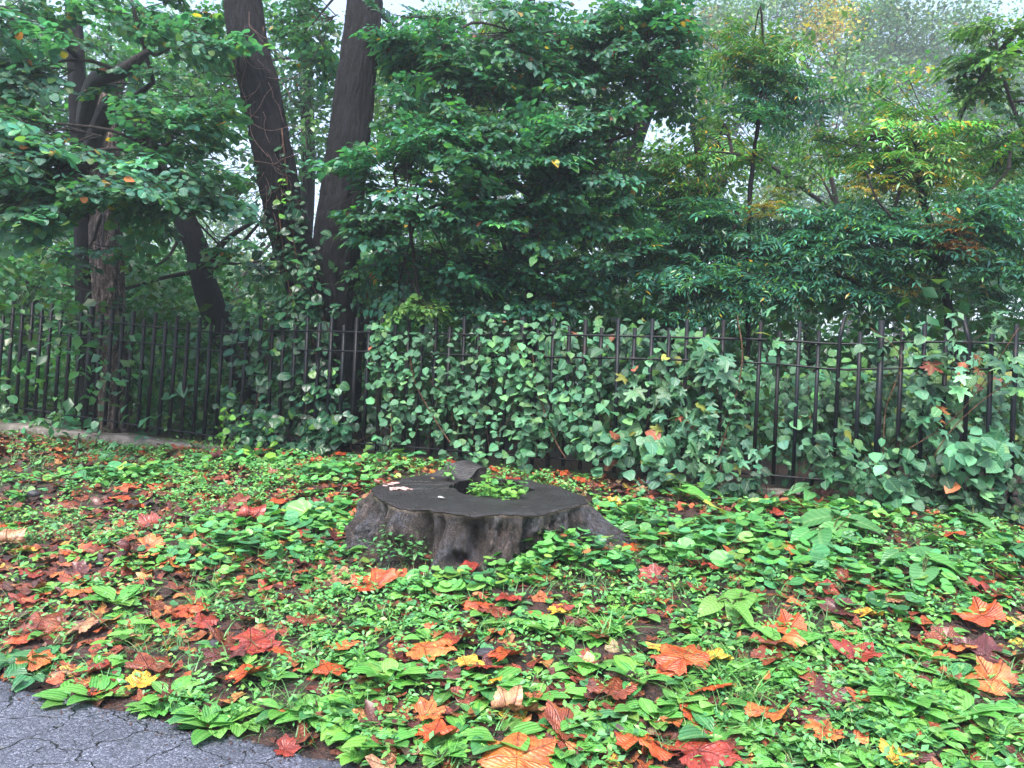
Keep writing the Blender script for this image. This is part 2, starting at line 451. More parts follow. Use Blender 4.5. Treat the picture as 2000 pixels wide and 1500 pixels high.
def spray_pinn(nf=6, pairs=8, leafs=.17, seed=0, droop=.35):
    """whorl of compound leaves at a twig tip"""
    r = np.random.default_rng(seed); P = []; D = []; Nn = []; S = []; tw = []
    for i in range(nf):
        a = math.radians(-120 + 240 * (i + .5) / nf + r.normal(0, 10)); L = r.uniform(.7, 1.05); up = r.uniform(.05, .5)
        h = np.array([math.sin(a), math.cos(a), 0]); b = np.zeros(3)
        f = lambda s: b + h * L * s + np.array([0, 0, up * L * s - (droop + up * .8) * L * s * s])
        tw.append((f(0), f(.5), f(1)))
        side = np.array([math.cos(a), -math.sin(a), 0])
        for j in range(pairs):
            s = .16 + .84 * j / (pairs - 1)
            for sg in (1, -1):
                d = side * sg * .9 + h * .45 + np.array([0, 0, -.28 + r.normal(0, .1)])
                P.append(f(s)); D.append(d); Nn.append([r.normal(0, .15) - side[0] * sg * .1, r.normal(0, .15) - side[1] * sg * .1, 1]); S.append(leafs * (1.1 - .35 * s) * r.uniform(.85, 1.1))
        P.append(f(1)); D.append(h + np.array([0, 0, -.6])); Nn.append([0, 0, 1]); S.append(leafs * .8)
    return np.array(P, float), unit(np.array(D, float)), unit(np.array(Nn, float)), np.array(S), tw

def spray_fine(n=70, leafs=.12, flat=.35, seed=0):
    r = np.random.default_rng(seed)
    c = r.normal(0, .38, (6, 3)) * [1, .6, flat] + [0, .5, 0]
    P = c[r.integers(0, 6, n)] + r.normal(0, .17, (n, 3)) * [1, 1, flat * 1.6]
    D = unit(r.normal(0, 1, (n, 3)) * [1, 1, .6] + [0, .3, -.35]); Nn = unit(r.normal(0, .5, (n, 3)) + [0, 0, 1])
    tw = [((0, 0, 0), tuple(q * .5), tuple(q)) for q in c]
    return P, D, Nn, leafs * r.uniform(.7, 1.25, n), tw

def spray_hang(n=26, leafs=.14, width=.12, seed=0):
    """hanging vine shoot: falls along -Z from the origin, unit length, leaves face -Y (out) and up"""
    r = np.random.default_rng(seed); s = np.sort(r.uniform(0, 1, n))
    P = np.stack([r.normal(0, width, n), r.normal(-.02, .05, n), -s], -1)
    D = unit(np.stack([r.normal(0, .55, n), r.normal(-.35, .2, n), -np.ones(n) * r.uniform(.3, .9, n)], -1))
    Nn = unit(np.stack([r.normal(0, .3, n), -np.ones(n) * .8, r.uniform(.4, 1.2, n)], -1))
    tw = [((0, 0, 0), (.03, -.03, -.5), (0, 0, -1))]
    return P, D, Nn, leafs * r.uniform(.7, 1.2, n), tw

def put_sprays(gl, gt, leafT, sprays, B, D, S, pal, tilt=.25, var=.15, svar=.16, twr=.006, up=None):
    """B bases (N,3), D headings (N,3), S lengths (N)"""
    N = len(B); k = rng.integers(0, len(sprays), N)
    Up = np.tile([0, 0, 1.0], (N, 1)) + rng.normal(0, tilt, (N, 3)) if up is None else up
    A = axes(D, Up)
    for q in range(len(sprays)):
        m_ = np.where(k == q)[0]
        if len(m_) == 0: continue
        P0, D0, N0, S0, tw = sprays[q]
        a = A[m_]; s = S[m_]
        P = (np.einsum('nij,kj->nki', a, P0) * s[:, None, None] + B[m_][:, None]).reshape(-1, 3)
        Dd = np.einsum('nij,kj->nki', a, D0).reshape(-1, 3) + rng.normal(0, .12, (len(P), 3))
        Nn = np.einsum('nij,kj->nki', a, N0).reshape(-1, 3) + rng.normal(0, .15, (len(P), 3))
        sz = np.repeat(s, len(P0)) * np.tile(S0, len(m_)) * np.exp(rng.normal(0, .1, len(P)))
        base = np.repeat(np.exp(rng.normal(0, svar, (len(m_), 1))), len(P0), 0)
        keep = rng.random(len(P)) > .06
        gl.inst(leafT, axes(Dd, Nn)[keep], P[keep], sz[keep], (pick(len(P), pal, var) * base)[keep])
        if gt is not None:
            # twigs: thin 3-sided prisms
            T = Geo()
            for (p0, p1, p2) in tw: tube(T, [p0, p1, p2], [twr, twr * .7, twr * .3], 3, cap=False)
            tv = np.concatenate(T.v); ti = np.concatenate(T.fi); tt = np.concatenate(T.ft)
            gt.inst((tv, ti, tt, np.zeros_like(tv)), a, B[m_], s, np.ones((len(m_), 3), np.float32) * .9)

# palettes (albedo)
P_ELM = [(8, (.036, .155, .108)), (5, (.046, .19, .098)), (2, (.075, .25, .065)), (.10, (.35, .22, .03)), (.06, (.22, .07, .04))]
P_LINDEN = [(8, (.048, .175, .118)), (4, (.066, .215, .10)), (1, (.11, .22, .06)), (.10, (.45, .30, .04)), (.04, (.4, .14, .04))]
P_AIL = [(8, (.040, .155, .115)), (3, (.055, .20, .10)), (2, (.08, .23, .05)), (.12, (.4, .28, .03))]
P_AIL_Y = [(6, (.065, .22, .045)), (3, (.12, .24, .045)), (.8, (.32, .27, .04)), (.3, (.45, .25, .03))]
P_YEL = [(3, (.40, .32, .04)), (2, (.25, .25, .04)), (1, (.40, .20, .04))]
P_BRN = [(3, (.28, .10, .035)), (2, (.40, .19, .05)), (1, (.16, .06, .03))]
P_DARK = [(6, (.040, .15, .070)), (3, (.06, .19, .055)), (1, (.06, .13, .03))]
P_LIME = [(4, (.07, .19, .045)), (3, (.11, .25, .045)), (1, (.04, .13, .05)), (.08, (.4, .3, .04))]
P_HAZY = [(5, (.09, .20, .12)), (3, (.12, .25, .12)), (1.5, (.20, .30, .09)), (.08, (.4, .18, .06))]  # leaf colours lightened to carry part of the distance haze

SP_ELM = [spray_alt(6, 7, .150, .66, .20, s) for s in range(5)]
SP_LIN = [spray_alt(6, 6, .155, .66, .26, s + 10) for s in range(5)]
SP_PIN = [spray_pinn(8, 9, .185, s, .24) for s in range(4)]
SP_FINE = [spray_fine(80, .13, .35, s) for s in range(4)]
SP_FINE2 = [spray_fine(230, .072, .5, s + 7) for s in range(4)]
SP_HANG = [spray_hang(26, .15, .12, s) for s in range(4)]

def poly_px(pts):
    """[(px,py,depth,widthpx)] -> world points, radii"""
    P = np.array([W(a, b, d) for a, b, d, w in pts]); R = np.array([w / 2 / F * d for a, b, d, w in pts]); return P, R

def tree(name, label, cat, trunk, clusters, mats=(None, None), leafT=ovate, sprays=SP_ELM, bark=M_BARK, limbs=(), group=None, twigs=True, trunk_sides=20, amp=.01, limb_r=.03):
    """trunk/limbs: px polylines; clusters: (px,py,rx,ry,d,dd,n,size,palette[, leafT, sprays])"""
    TP, TR = poly_px(trunk)
    base = TP[-1].copy() if TP[-1][2] < TP[0][2] else TP[0].copy()
    base[2] = gz(base[0], base[1]) - .05
    if TP[0][2] > TP[-1][2]: TP = TP[::-1]; TR = TR[::-1]
    if TP[0][2] > base[2] + .1: TP = np.vstack([base, TP]); TR = np.concatenate([[TR[0] * 1.15], TR])
    # carry the trunk on above the frame
    up = TP[-1] + unit(TP[-1] - TP[-2]) * 2.0
    if trunk[0][1] < 60 or trunk[-1][1] < 60: TP = np.vstack([TP, up]); TR = np.concatenate([TR, [TR[-1] * .8]])
    root = empty(name, base, label, cat, group)
    g = Geo(); tube(g, TP, TR, trunk_sides, amp=amp, seg=max(12, len(TP) * (28 if amp > .012 else 14 if amp else 5))); g.build('trunk', bark, root, True)
    gb = Geo(); nb = 0; g2 = Geo()
    anchors = TP[len(TP) // 3:]
    for lb in limbs:
        P, R = poly_px(lb); big = R.max() > .2; tube(g2 if big else gb, P, R, 130 if big else 8, (1, 1, 1) if big else (.8, .8, .8), seg=len(P) * (26 if big else 5), amp=amp if big else amp * .3); nb += 1
        anchors = np.vstack([anchors, P[len(P) // 2:]])
    gl = Geo(); gt = gb
    for cl in clusters:
        px, py, rx, ry, d, dd, n, sz, pal = cl[:9]; n = int(n * (1.25 if n > 7 and d < 20 else .8 if d > 20 else 1)); rx *= 1.12; ry *= 1.1; lt = cl[9] if len(cl) > 9 else leafT; sp = cl[10] if len(cl) > 10 else sprays
        c = W(px, py, d)
        q = rng.normal(0, 1, (n, 3)); q = unit(q) * (rng.random((n, 1)) ** (1 / 2.4))
        B = np.array([W(px + a * rx, py + b * ry, d + e * dd) for a, b, e in q])
        dz = np.linalg.norm(anchors - c, axis=1) + np.abs(anchors[:, 2] - c[2]) * .3
        a0 = anchors[np.argmin(dz)]
        hd = unit(unit(B - a0) * [1, 1, .3] + rng.normal(0, .55, (n, 3)) * [1, 1, .35] + np.array([0, -.35, -.05]))
        S = sz * rng.uniform(.75, 1.2, n)
        if twigs:
            mid = (a0 + c) / 2 + rng.normal(0, .15, 3) + [0, 0, .12]
            rr = limb_r * min(1.5, .5 + np.linalg.norm(c - a0) * .4)
            tube(gb, [a0, mid, c], [rr, rr * .7, rr * .35], 6, seg=9, cap=False); nb += 1
            for i in range(n):
                st = (a0 * (1 - u_) + c * u_) if (u_ := rng.uniform(.45, 1)) else c
                m2 = (st + B[i]) / 2 + rng.normal(0, .06, 3) + [0, 0, -.03]
                tube(gb, [st, m2, B[i]], [rr * .3, rr * .22, .006 * sz / .6], 4, cap=False)
        put_sprays(gl, gb if twigs else None, lt, sp, B - hd * S[:, None] * .4, hd, S, pal, svar=.26)
    if g2.n: g2.build('stem', bark, root, True)
    if gb.n: gb.build('branches', M_TWIG, root, True)
    if gl.n: gl.build('crown', mats[0] or M_LEAF, root)
    return root

# ------------------------------------------------------------------ wet air
def haze():
    g = Geo(); box(g, (0, 110, 10), np.eye(3), (165, 175, 26))
    t = NT('wet_air'); v = t.n('ShaderNodeVolumePrincipled'); v.inputs['Color'].default_value = (.82, .93, 1, 1); v.inputs['Density'].default_value = HAZE; v.inputs['Anisotropy'].default_value = .2
    t.l(v.outputs[0], t.out.inputs['Volume'])
    tag(g.build('haze', t.m), 'pale rainy haze filling the wood', 'haze', kind='stuff')
HAZE = .0024
haze()

# ------------------------------------------------------------------ trees
tree('twin_trunk_tree', 'large tree with two thick dark trunks forking low behind the iron fence', 'tree',
     [(640, 870, 9.3, 120), (642, 760, 9.3, 104), (645, 650, 9.3, 112), (655, 520, 9.3, 94), (668, 400, 9.3, 88), (692, 200, 9.4, 80), (713, 0, 9.6, 70)],
     [(790, 40, 80, 60, 9.4, .5, 7, .6, P_ELM), (600, 60, 60, 120, 10.3, .6, 12, .6, P_LINDEN)],
     limbs=[[(640, 720, 9.25, 100), (612, 600, 9.2, 82), (570, 470, 9.1, 76), (540, 330, 9.0, 76), (510, 180, 9.0, 78), (483, 60, 9.0, 76), (468, -80, 9.0, 72)]],
     bark=M_BARK, amp=.022, trunk_sides=130)
tree('broken_limb_tree', 'black leaning stub and limb low behind the fence beside the twin trunks', 'tree',
     [(690, 860, 10.2, 34), (690, 720, 10.2, 34), (694, 610, 10.2, 36), (697, 585, 10.1, 30)],
     [(800, 520, 60, 40, 9.8, .3, 5, .5, P_DARK)], bark=M_BARK_BLACK,
     limbs=[[(700, 680, 10.3, 40), (735, 620, 10.1, 32), (780, 575, 9.9, 26), (850, 520, 9.8, 14)]])
tree('linden_tree', 'dark linden with heart-shaped leaves hanging low over the iron fence', 'tree',
     [(186, 870, 10.2, 50), (175, 700, 10.2, 44), (168, 520, 10.2, 40), (158, 300, 10.2, 38), (150, 150, 10.2, 34), (143, 0, 10.2, 30)],
     [(90, 350, 150, 80, 7.6, .7, 34, .62, P_LINDEN), (300, 360, 140, 60, 7.9, .6, 26, .6, P_LINDEN), (90, 240, 110, 60, 7.9, .8, 10, .62, P_LINDEN),
      (340, 250, 110, 55, 8.4, .6, 14, .6, P_LINDEN), (50, 130, 90, 70, 8.6, .8, 12, .62, P_LINDEN), (270, 130, 110, 70, 9.0, .8, 7, .62, P_LINDEN),
      (380, 60, 110, 80, 9.2, .8, 14, .6, P_LINDEN), (260, 20, 120, 50, 9.2, .8, 7, .6, P_LINDEN), (30, 40, 90, 70, 8.6, .8, 10, .6, P_LINDEN),
      (200, 480, 80, 40, 9.2, .4, 5, .5, P_LINDEN), (430, 480, 60, 50, 9.2, .3, 2, .45, P_LINDEN)],
     leafT=heart, sprays=SP_LIN, bark=M_BARK_BLACK,
     limbs=[[(165, 330, 10.2, 34), (215, 200, 9.3, 30), (260, 250, 8.7, 26), (300, 290, 8.4, 16)], [(165, 240, 10.1, 30), (185, 160, 9.2, 34), (235, 140, 8.8, 28), (290, 100, 8.6, 12)],
            [(150, 110, 10.1, 14), (60, 30, 9.4, 12), (-60, 10, 9, 9)], [(165, 300, 10.1, 20), (230, 220, 9.5, 16), (300, 160, 9.1, 9)],
            [(168, 420, 10.1, 12), (90, 330, 9.2, 9), (20, 290, 8.6, 7)]])
tree('dead_tree', 'grey bare weathered dead trunk beside the black linden trunk', 'tree',
     [(228, 870, 10.0, 66), (222, 720, 10.0, 58), (214, 600, 10.0, 56), (208, 480, 10.1, 62), (205, 340, 10.2, 56), (212, 220, 10.3, 44), (230, 140, 10.3, 30)],
     [], bark=M_BARK_GREY, amp=.02, trunk_sides=60,
     limbs=[[(225, 325, 10.1, 22), (250, 322, 9.9, 14), (258, 322, 9.8, 11)]])
tree('leaning_tree', 'black tree trunk leaning toward the ivy corner of the fence', 'tree',
     [(520, 860, 10.6, 60), (478, 720, 10.6, 52), (432, 640, 10.6, 50), (402, 560, 10.6, 48), (383, 480, 10.6, 46), (345, 395, 10.7, 44), (310, 330, 10.8, 38), (270, 230, 10.9, 30)],
     [(420, 330, 60, 60, 11, .5, 5, .6, P_DARK), (280, 440, 60, 40, 11.3, .5, 5, .6, P_DARK)], leafT=heart, sprays=SP_LIN, bark=M_BARK_BLACK,
     limbs=[[(404, 520, 10.6, 20), (440, 470, 10.4, 12), (500, 430, 10.2, 8)], [(400, 545, 10.6, 16), (450, 500, 10.4, 9), (520, 420, 10.2, 5)], [(395, 530, 10.6, 12), (330, 540, 10.4, 8), (210, 570, 10.0, 5), (120, 555, 9.8, 4)],
            [(390, 510, 10.6, 8), (460, 515, 10.4, 5), (510, 510, 10.3, 3)], [(362, 440, 10.6, 9), (330, 500, 10.4, 6), (300, 520, 10.2, 4)]])
tree('elm_tree', 'broad elm with dark layered leafy boughs rising behind the middle of the fence', 'tree',
     [(1042, 880, 10.2, 30), (1040, 600, 10.2, 28), (1046, 420, 10.2, 26), (1040, 200, 10.2, 26), (1036, 60, 10.2, 24), (1034, 0, 10.2, 22)],
     [(960, 290, 190, 40, 8.2, .6, 26, .62, P_ELM), (1130, 250, 150, 40, 8.4, .6, 18, .62, P_ELM), (800, 320, 130, 60, 8.5, .6, 20, .6, P_ELM), (900, 200, 170, 60, 9.0, .7, 24, .62, P_ELM),
      (1150, 330, 130, 60, 8.7, .6, 22, .6, P_ELM), (930, 410, 190, 40, 8.3, .6, 26, .6, P_ELM), (770, 430, 90, 30, 8.3, .4, 12, .55, P_ELM), (1080, 430, 140, 50, 8.8, .6, 20, .6, P_ELM),
      (880, 520, 150, 50, 8.8, .6, 22, .58, P_ELM), (1060, 540, 140, 50, 8.9, .6, 20, .58, P_ELM), (780, 550, 90, 50, 9.0, .5, 12, .55, P_ELM), (1190, 470, 100, 60, 9.0, .6, 16, .6, P_ELM),
      (830, 90, 120, 70, 9.4, .8, 18, .62, P_ELM), (1000, 60, 170, 60, 9.3, .8, 26, .62, P_ELM), (1000, 150, 160, 50, 9.3, .6, 18, .6, P_ELM), (1180, 90, 130, 80, 9.3, .7, 26, .62, P_ELM), (1290, 100, 55, 110, 9.0, .5, 18, .6, P_ELM), (1240, 200, 60, 50, 9.0, .5, 7, .55, P_ELM),
      (1230, 30, 90, 50, 9.2, .5, 12, .6, P_ELM), (820, 600, 60, 20, 8.4, .3, 5, .5, P_LIME), (960, 600, 150, 25, 8.8, .4, 12, .5, P_ELM)],
     limbs=[[(1042, 380, 10.2, 20), (960, 330, 9.6, 14), (900, 250, 9.2, 10), (860, 100, 9.0, 7)], [(1042, 470, 10.2, 18), (940, 440, 9.6, 12), (800, 440, 8.8, 7)],
            [(1042, 430, 10.2, 16), (1090, 425, 9.7, 16), (1105, 422, 9.5, 12)], [(1040, 300, 10.2, 16), (1130, 290, 9.4, 10), (1240, 260, 8.9, 6)],
            [(1042, 560, 10.2, 18), (1000, 520, 9.8, 10), (960, 400, 9.2, 7)]], bark=M_BARK_BLACK)
tree('young_ailanthus_tree', 'slender young tree with compound leaves on a thin bare black stem', 'tree',
     [(1462, 870, 8.9, 11), (1461, 560, 8.9, 10), (1463, 420, 8.9, 10), (1470, 320, 8.9, 9), (1482, 230, 8.9, 8), (1492, 120, 8.9, 6)],
     [(1490, 170, 90, 50, 8.9, .5, 12, .55, P_AIL), (1470, 90, 80, 60, 8.9, .4, 9, .5, P_AIL_Y), (1540, 230, 70, 40, 8.8, .4, 8, .5, P_AIL), (1400, 290, 60, 50, 9.1, .4, 6, .5, P_AIL_Y), (1500, 400, 36, 40, 8.7, .25, 7, .22, P_YEL)],
     leafT=leaflet, sprays=SP_PIN, mats=(M_PINN, None), bark=M_BARK,
     limbs=[[(1466, 312, 8.9, 6), (1430, 300, 8.7, 5), (1380, 296, 8.5, 3)], [(1461, 480, 8.9, 7), (1430, 470, 8.8, 9), (1440, 420, 8.9, 8), (1435, 410, 8.9, 5)]])
tree('ailanthus_tree', 'spreading ailanthus with dark shiny compound leaves massed above the right fence section', 'tree',
     [(1290, 880, 9.6, 36), (1300, 700, 9.6, 32), (1340, 520, 9.8, 30), (1370, 370, 10, 20), (1350, 230, 10.2, 7)],
     [(1350, 420, 120, 70, 9.2, .6, 20, .6, P_AIL), (1500, 470, 130, 60, 9.0, .6, 22, .6, P_AIL), (1640, 440, 130, 50, 8.8, .6, 20, .6, P_AIL), (1330, 540, 130, 60, 9.0, .5, 22, .58, P_AIL),
      (1480, 560, 140, 50, 8.7, .5, 22, .58, P_AIL), (1640, 540, 130, 60, 8.6, .5, 20, .58, P_AIL), (1780, 470, 120, 60, 8.5, .6, 18, .6, P_AIL), (1290, 330, 90, 60, 9.4, .5, 12, .6, P_AIL_Y), (1290, 620, 90, 30, 8.8, .3, 8, .55, P_AIL)],
     leafT=leaflet, sprays=SP_PIN, mats=(M_PINN, None), bark=M_BARK_BLACK,
     limbs=[[(1345, 500, 9.8, 18), (1450, 490, 9.4, 11), (1560, 492, 9.1, 8), (1620, 470, 9.0, 4)], [(1330, 560, 9.7, 14), (1390, 480, 9.3, 12), (1440, 440, 9.2, 9)], [(1368, 380, 10, 40), (1400, 360, 9.8, 34), (1416, 352, 9.7, 18)]])
tree('yellowing_ailanthus_tree', 'ailanthus turning yellow green with rusty seed clusters', 'tree',
     [(1870, 900, 8.6, 22), (1860, 700, 8.6, 20), (1840, 520, 8.6, 18), (1800, 380, 8.7, 14), (1790, 280, 8.8, 9)],
     [(1830, 290, 100, 60, 8.8, .5, 12, .55, P_AIL_Y), (1760, 340, 90, 50, 8.7, .5, 12, .55, P_AIL_Y), (1930, 300, 80, 60, 8.8, .5, 9, .55, P_AIL_Y), (1660, 290, 70, 60, 8.9, .5, 8, .5, P_AIL_Y), (1740, 250, 70, 50, 8.9, .4, 5, .45, P_AIL_Y),
      (1760, 360, 110, 60, 8.5, .4, 7, .22, P_YEL), (1930, 420, 90, 70, 8.1, .5, 14, .6, P_AIL), (1960, 520, 70, 70, 8.0, .5, 10, .58, P_AIL), (1870, 465, 34, 44, 7.9, .15, 9, .25, P_BRN), (1790, 570, 40, 35, 8.3, .2, 6, .2, P_YEL)],
     leafT=leaflet, sprays=SP_PIN, mats=(M_PINN, None), bark=M_BARK_BLACK,
     limbs=[[(1850, 560, 8.6, 10), (1790, 470, 8.4, 8), (1720, 400, 8.3, 5), (1690, 330, 8.3, 4)], [(1845, 520, 8.6, 8), (1900, 420, 8.4, 6), (1970, 330, 8.3, 4)], [(1740, 430, 8.5, 8), (1770, 340, 8.5, 6), (1800, 290, 8.5, 4)]])
tree('overhanging_tree', 'dark bough of a tree reaching in above the yellowing ailanthus', 'tree',
     [(2180, 900, 8.5, 60), (2170, 500, 8.5, 55), (2150, 200, 8.5, 50), (2140, -60, 8.5, 44)],
     [(1930, 90, 70, 90, 9.0, .5, 16, .55, P_LIME), (1880, 140, 50, 50, 9.2, .4, 5, .5, P_DARK), (1990, 230, 40, 50, 8.8, .4, 4, .5, P_DARK)],
     limbs=[[(2150, -60, 8.5, 18), (2040, 20, 8.7, 12), (1960, 90, 9, 9), (1895, 190, 9.2, 6), (1850, 300, 9.3, 4)], [(2145, 480, 8.5, 22), (2040, 330, 8.8, 12), (1975, 200, 9.0, 8), (1940, 60, 9.1, 6)]], bark=M_BARK)
def bare_twigs():
    root = next(o for o in COL.objects if o.type == 'EMPTY' and o.name.startswith('twin_trunk_tree')); g = Geo()
    for i in range(46):
        a = np.array([rng.uniform(330, 560), rng.uniform(60, 420)]); L = rng.uniform(60, 200); th = rng.uniform(-.9, .9) + (math.pi if rng.random() < .6 else 0)
        d = rng.uniform(8.9, 9.8); pts = []; 
        for k in range(5): pts.append(W(a[0], a[1], d)); a = a + np.array([math.cos(th), math.sin(th)]) * L / 4; th += rng.normal(0, .35); d += rng.normal(0, .05)
        r = rng.uniform(.003, .008); tube(g, pts, np.linspace(r, r * .4, 5), 4, (.8, .8, .8), seg=15, cap=False)
    g.build('bare_twigs', M_TWIG, root)
    g = Geo()
    for i in range(34):
        t_ = rng.uniform(0, 1); y = 10 + 420 * t_; cx = 478 + .155 * y; a = np.array([cx + rng.uniform(-38, 38), y]); th = rng.normal(1.5, .8); L = rng.uniform(40, 130); pts = []
        for k in range(6):
            u = np.clip((a[0] - (478 + .155 * a[1])) / 44, -1, 1); pts.append(W(a[0], a[1], 9.03 - .285 * math.sqrt(1 - .8 * u * u))); a = a + np.array([math.cos(th), math.sin(th)]) * L / 5; th += rng.normal(0, .4)
        tube(g, pts, np.full(6, rng.uniform(.0025, .0055)), 4, (3.5, 2.6, 2.5), seg=16, cap=False)
    g.build('tendrils', M_TWIG, root)
bare_twigs()
# middle distance: denser darker trees
mid = [
 ('shaded woodland tree behind the linden and the dead trunk', [(60, 860, 15, 40), (70, 500, 15, 36), (80, 200, 15, 30)], [(60, 540, 220, 80, 14, 2, 40, 1.0, P_DARK), (250, 540, 160, 70, 14, 2, 26, 1.0, P_DARK), (100, 420, 200, 80, 15, 2, 30, 1.1, P_DARK), (60, 200, 200, 150, 15, 2, 34, 1.2, P_DARK), (300, 180, 160, 140, 15, 2, 26, 1.2, P_DARK)]),
 ('shaded woodland tree standing between the leaning trunk and the twin trunks', [(560, 860, 17, 30), (600, 400, 17, 28), (596, 110, 17, 26), (592, 0, 17, 24)], [(600, 240, 100, 120, 16, 1.5, 20, 1.1, P_DARK), (420, 190, 100, 100, 17, 2, 14, 1.2, P_LIME), (580, 60, 100, 70, 15, 1.5, 9, 1.1, P_DARK), (540, 620, 160, 60, 14, 1.5, 26, 1.0, P_DARK), (380, 660, 160, 50, 14, 1.5, 22, 1.0, P_DARK)]),
 ('woodland tree with lime green leaves showing behind the elm boughs', [(880, 860, 16, 34), (890, 500, 16, 30), (900, 200, 16, 26)], [(820, 200, 150, 170, 15, 2, 40, 1.1, P_LIME), (1000, 200, 150, 170, 15, 2, 40, 1.1, P_LIME), (900, 480, 220, 120, 14, 2, 50, 1.1, P_DARK), (760, 560, 110, 80, 14, 1.5, 20, 1.0, P_LIME)]),
 ('woodland tree with green leaves between the elm and the slender young tree', [(1180, 860, 15, 34), (1190, 500, 15, 30), (1250, 260, 15, 26), (1300, 160, 15, 20)], [(1150, 460, 160, 110, 14, 2, 38, 1.1, P_LIME), (1180, 320, 110, 70, 15, 1.5, 16, 1.0, P_LIME), (1350, 400, 120, 100, 14, 1.5, 24, 1.0, P_LIME), (1200, 600, 180, 60, 12, 1.5, 30, .9, P_DARK), (1160, 120, 110, 110, 15, 1.5, 20, 1.0, P_LIME)]),
 ('woodland tree with thin curved limbs behind the spreading ailanthus', [(1590, 860, 14, 24), (1580, 500, 14, 22), (1640, 420, 14, 18)], [(1450, 100, 120, 90, 15, 1.5, 12, 1.0, P_LIME), (1600, 180, 110, 90, 16, 1.5, 9, 1.0, P_LIME), (1500, 560, 160, 70, 12.5, 1.5, 30, .9, P_DARK), (1700, 560, 160, 70, 12.5, 1.5, 30, .9, P_DARK), (1400, 250, 80, 90, 14, 1.5, 10, 1.0, P_LIME), (1560, 330, 120, 90, 14, 1.5, 14, .9, P_LIME)]),
 ('woodland tree behind the rusty ailanthus clusters', [(1930, 860, 13, 30), (1935, 640, 13, 28), (1920, 400, 13, 22)], [(1900, 560, 150, 90, 11.5, 1.2, 34, .9, P_DARK), (1980, 400, 110, 90, 12.5, 1.2, 20, .9, P_DARK), (1800, 200, 120, 60, 13, 1.2, 8, .8, P_AIL_Y), (1900, 330, 120, 60, 13, 1.2, 18, .8, P_LIME)]),
]
for lab, tk, cl in mid:
    tree('woodland_tree', lab, 'tree', tk, cl, leafT=ovate_lo, sprays=SP_FINE, mats=(M_LEAF_FAR, None), bark=M_BARK_BLACK, twigs=True, amp=0, trunk_sides=10, group='trees of the wood beyond the fence')
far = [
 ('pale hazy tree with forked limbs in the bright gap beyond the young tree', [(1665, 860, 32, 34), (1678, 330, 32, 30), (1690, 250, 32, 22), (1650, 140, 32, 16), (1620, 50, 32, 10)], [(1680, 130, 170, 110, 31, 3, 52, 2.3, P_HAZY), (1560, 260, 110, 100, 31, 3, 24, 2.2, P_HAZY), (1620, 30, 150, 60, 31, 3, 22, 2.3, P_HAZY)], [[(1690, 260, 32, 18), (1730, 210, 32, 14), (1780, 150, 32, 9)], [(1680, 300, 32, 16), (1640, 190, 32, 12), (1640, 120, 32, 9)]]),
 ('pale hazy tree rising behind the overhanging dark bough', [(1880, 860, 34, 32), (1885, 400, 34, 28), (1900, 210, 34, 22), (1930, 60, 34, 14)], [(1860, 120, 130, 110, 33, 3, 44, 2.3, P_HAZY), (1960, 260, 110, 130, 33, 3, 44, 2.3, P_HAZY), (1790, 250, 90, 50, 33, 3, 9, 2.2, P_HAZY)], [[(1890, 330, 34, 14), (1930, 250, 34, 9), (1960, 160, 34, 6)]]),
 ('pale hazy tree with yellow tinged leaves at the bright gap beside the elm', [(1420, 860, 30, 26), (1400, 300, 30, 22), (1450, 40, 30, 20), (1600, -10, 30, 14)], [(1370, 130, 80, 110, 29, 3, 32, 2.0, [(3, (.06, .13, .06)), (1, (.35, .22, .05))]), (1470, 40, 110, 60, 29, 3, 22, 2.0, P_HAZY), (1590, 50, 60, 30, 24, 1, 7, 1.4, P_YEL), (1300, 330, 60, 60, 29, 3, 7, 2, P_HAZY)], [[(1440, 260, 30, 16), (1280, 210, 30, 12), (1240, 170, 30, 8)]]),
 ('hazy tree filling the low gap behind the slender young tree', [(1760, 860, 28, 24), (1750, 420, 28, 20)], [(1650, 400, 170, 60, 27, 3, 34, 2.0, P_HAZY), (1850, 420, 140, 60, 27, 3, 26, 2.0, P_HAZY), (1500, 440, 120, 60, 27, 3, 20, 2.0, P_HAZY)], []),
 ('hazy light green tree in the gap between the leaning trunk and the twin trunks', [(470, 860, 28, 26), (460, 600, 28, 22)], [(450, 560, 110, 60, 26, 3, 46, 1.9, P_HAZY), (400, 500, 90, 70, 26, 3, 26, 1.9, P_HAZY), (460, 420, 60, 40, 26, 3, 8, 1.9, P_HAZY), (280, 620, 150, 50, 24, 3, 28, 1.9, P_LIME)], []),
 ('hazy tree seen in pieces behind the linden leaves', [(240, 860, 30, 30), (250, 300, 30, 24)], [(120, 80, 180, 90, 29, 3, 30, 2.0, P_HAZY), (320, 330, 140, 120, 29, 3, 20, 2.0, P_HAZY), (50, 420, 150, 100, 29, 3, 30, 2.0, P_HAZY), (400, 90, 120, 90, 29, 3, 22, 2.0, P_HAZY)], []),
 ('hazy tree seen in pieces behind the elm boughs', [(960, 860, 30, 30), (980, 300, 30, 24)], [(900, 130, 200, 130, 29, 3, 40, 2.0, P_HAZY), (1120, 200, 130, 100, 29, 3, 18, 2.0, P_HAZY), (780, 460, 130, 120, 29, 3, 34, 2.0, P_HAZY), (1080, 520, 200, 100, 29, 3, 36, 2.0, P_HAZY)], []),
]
FK = 1.6    # the far trees stand further off than they were first laid out
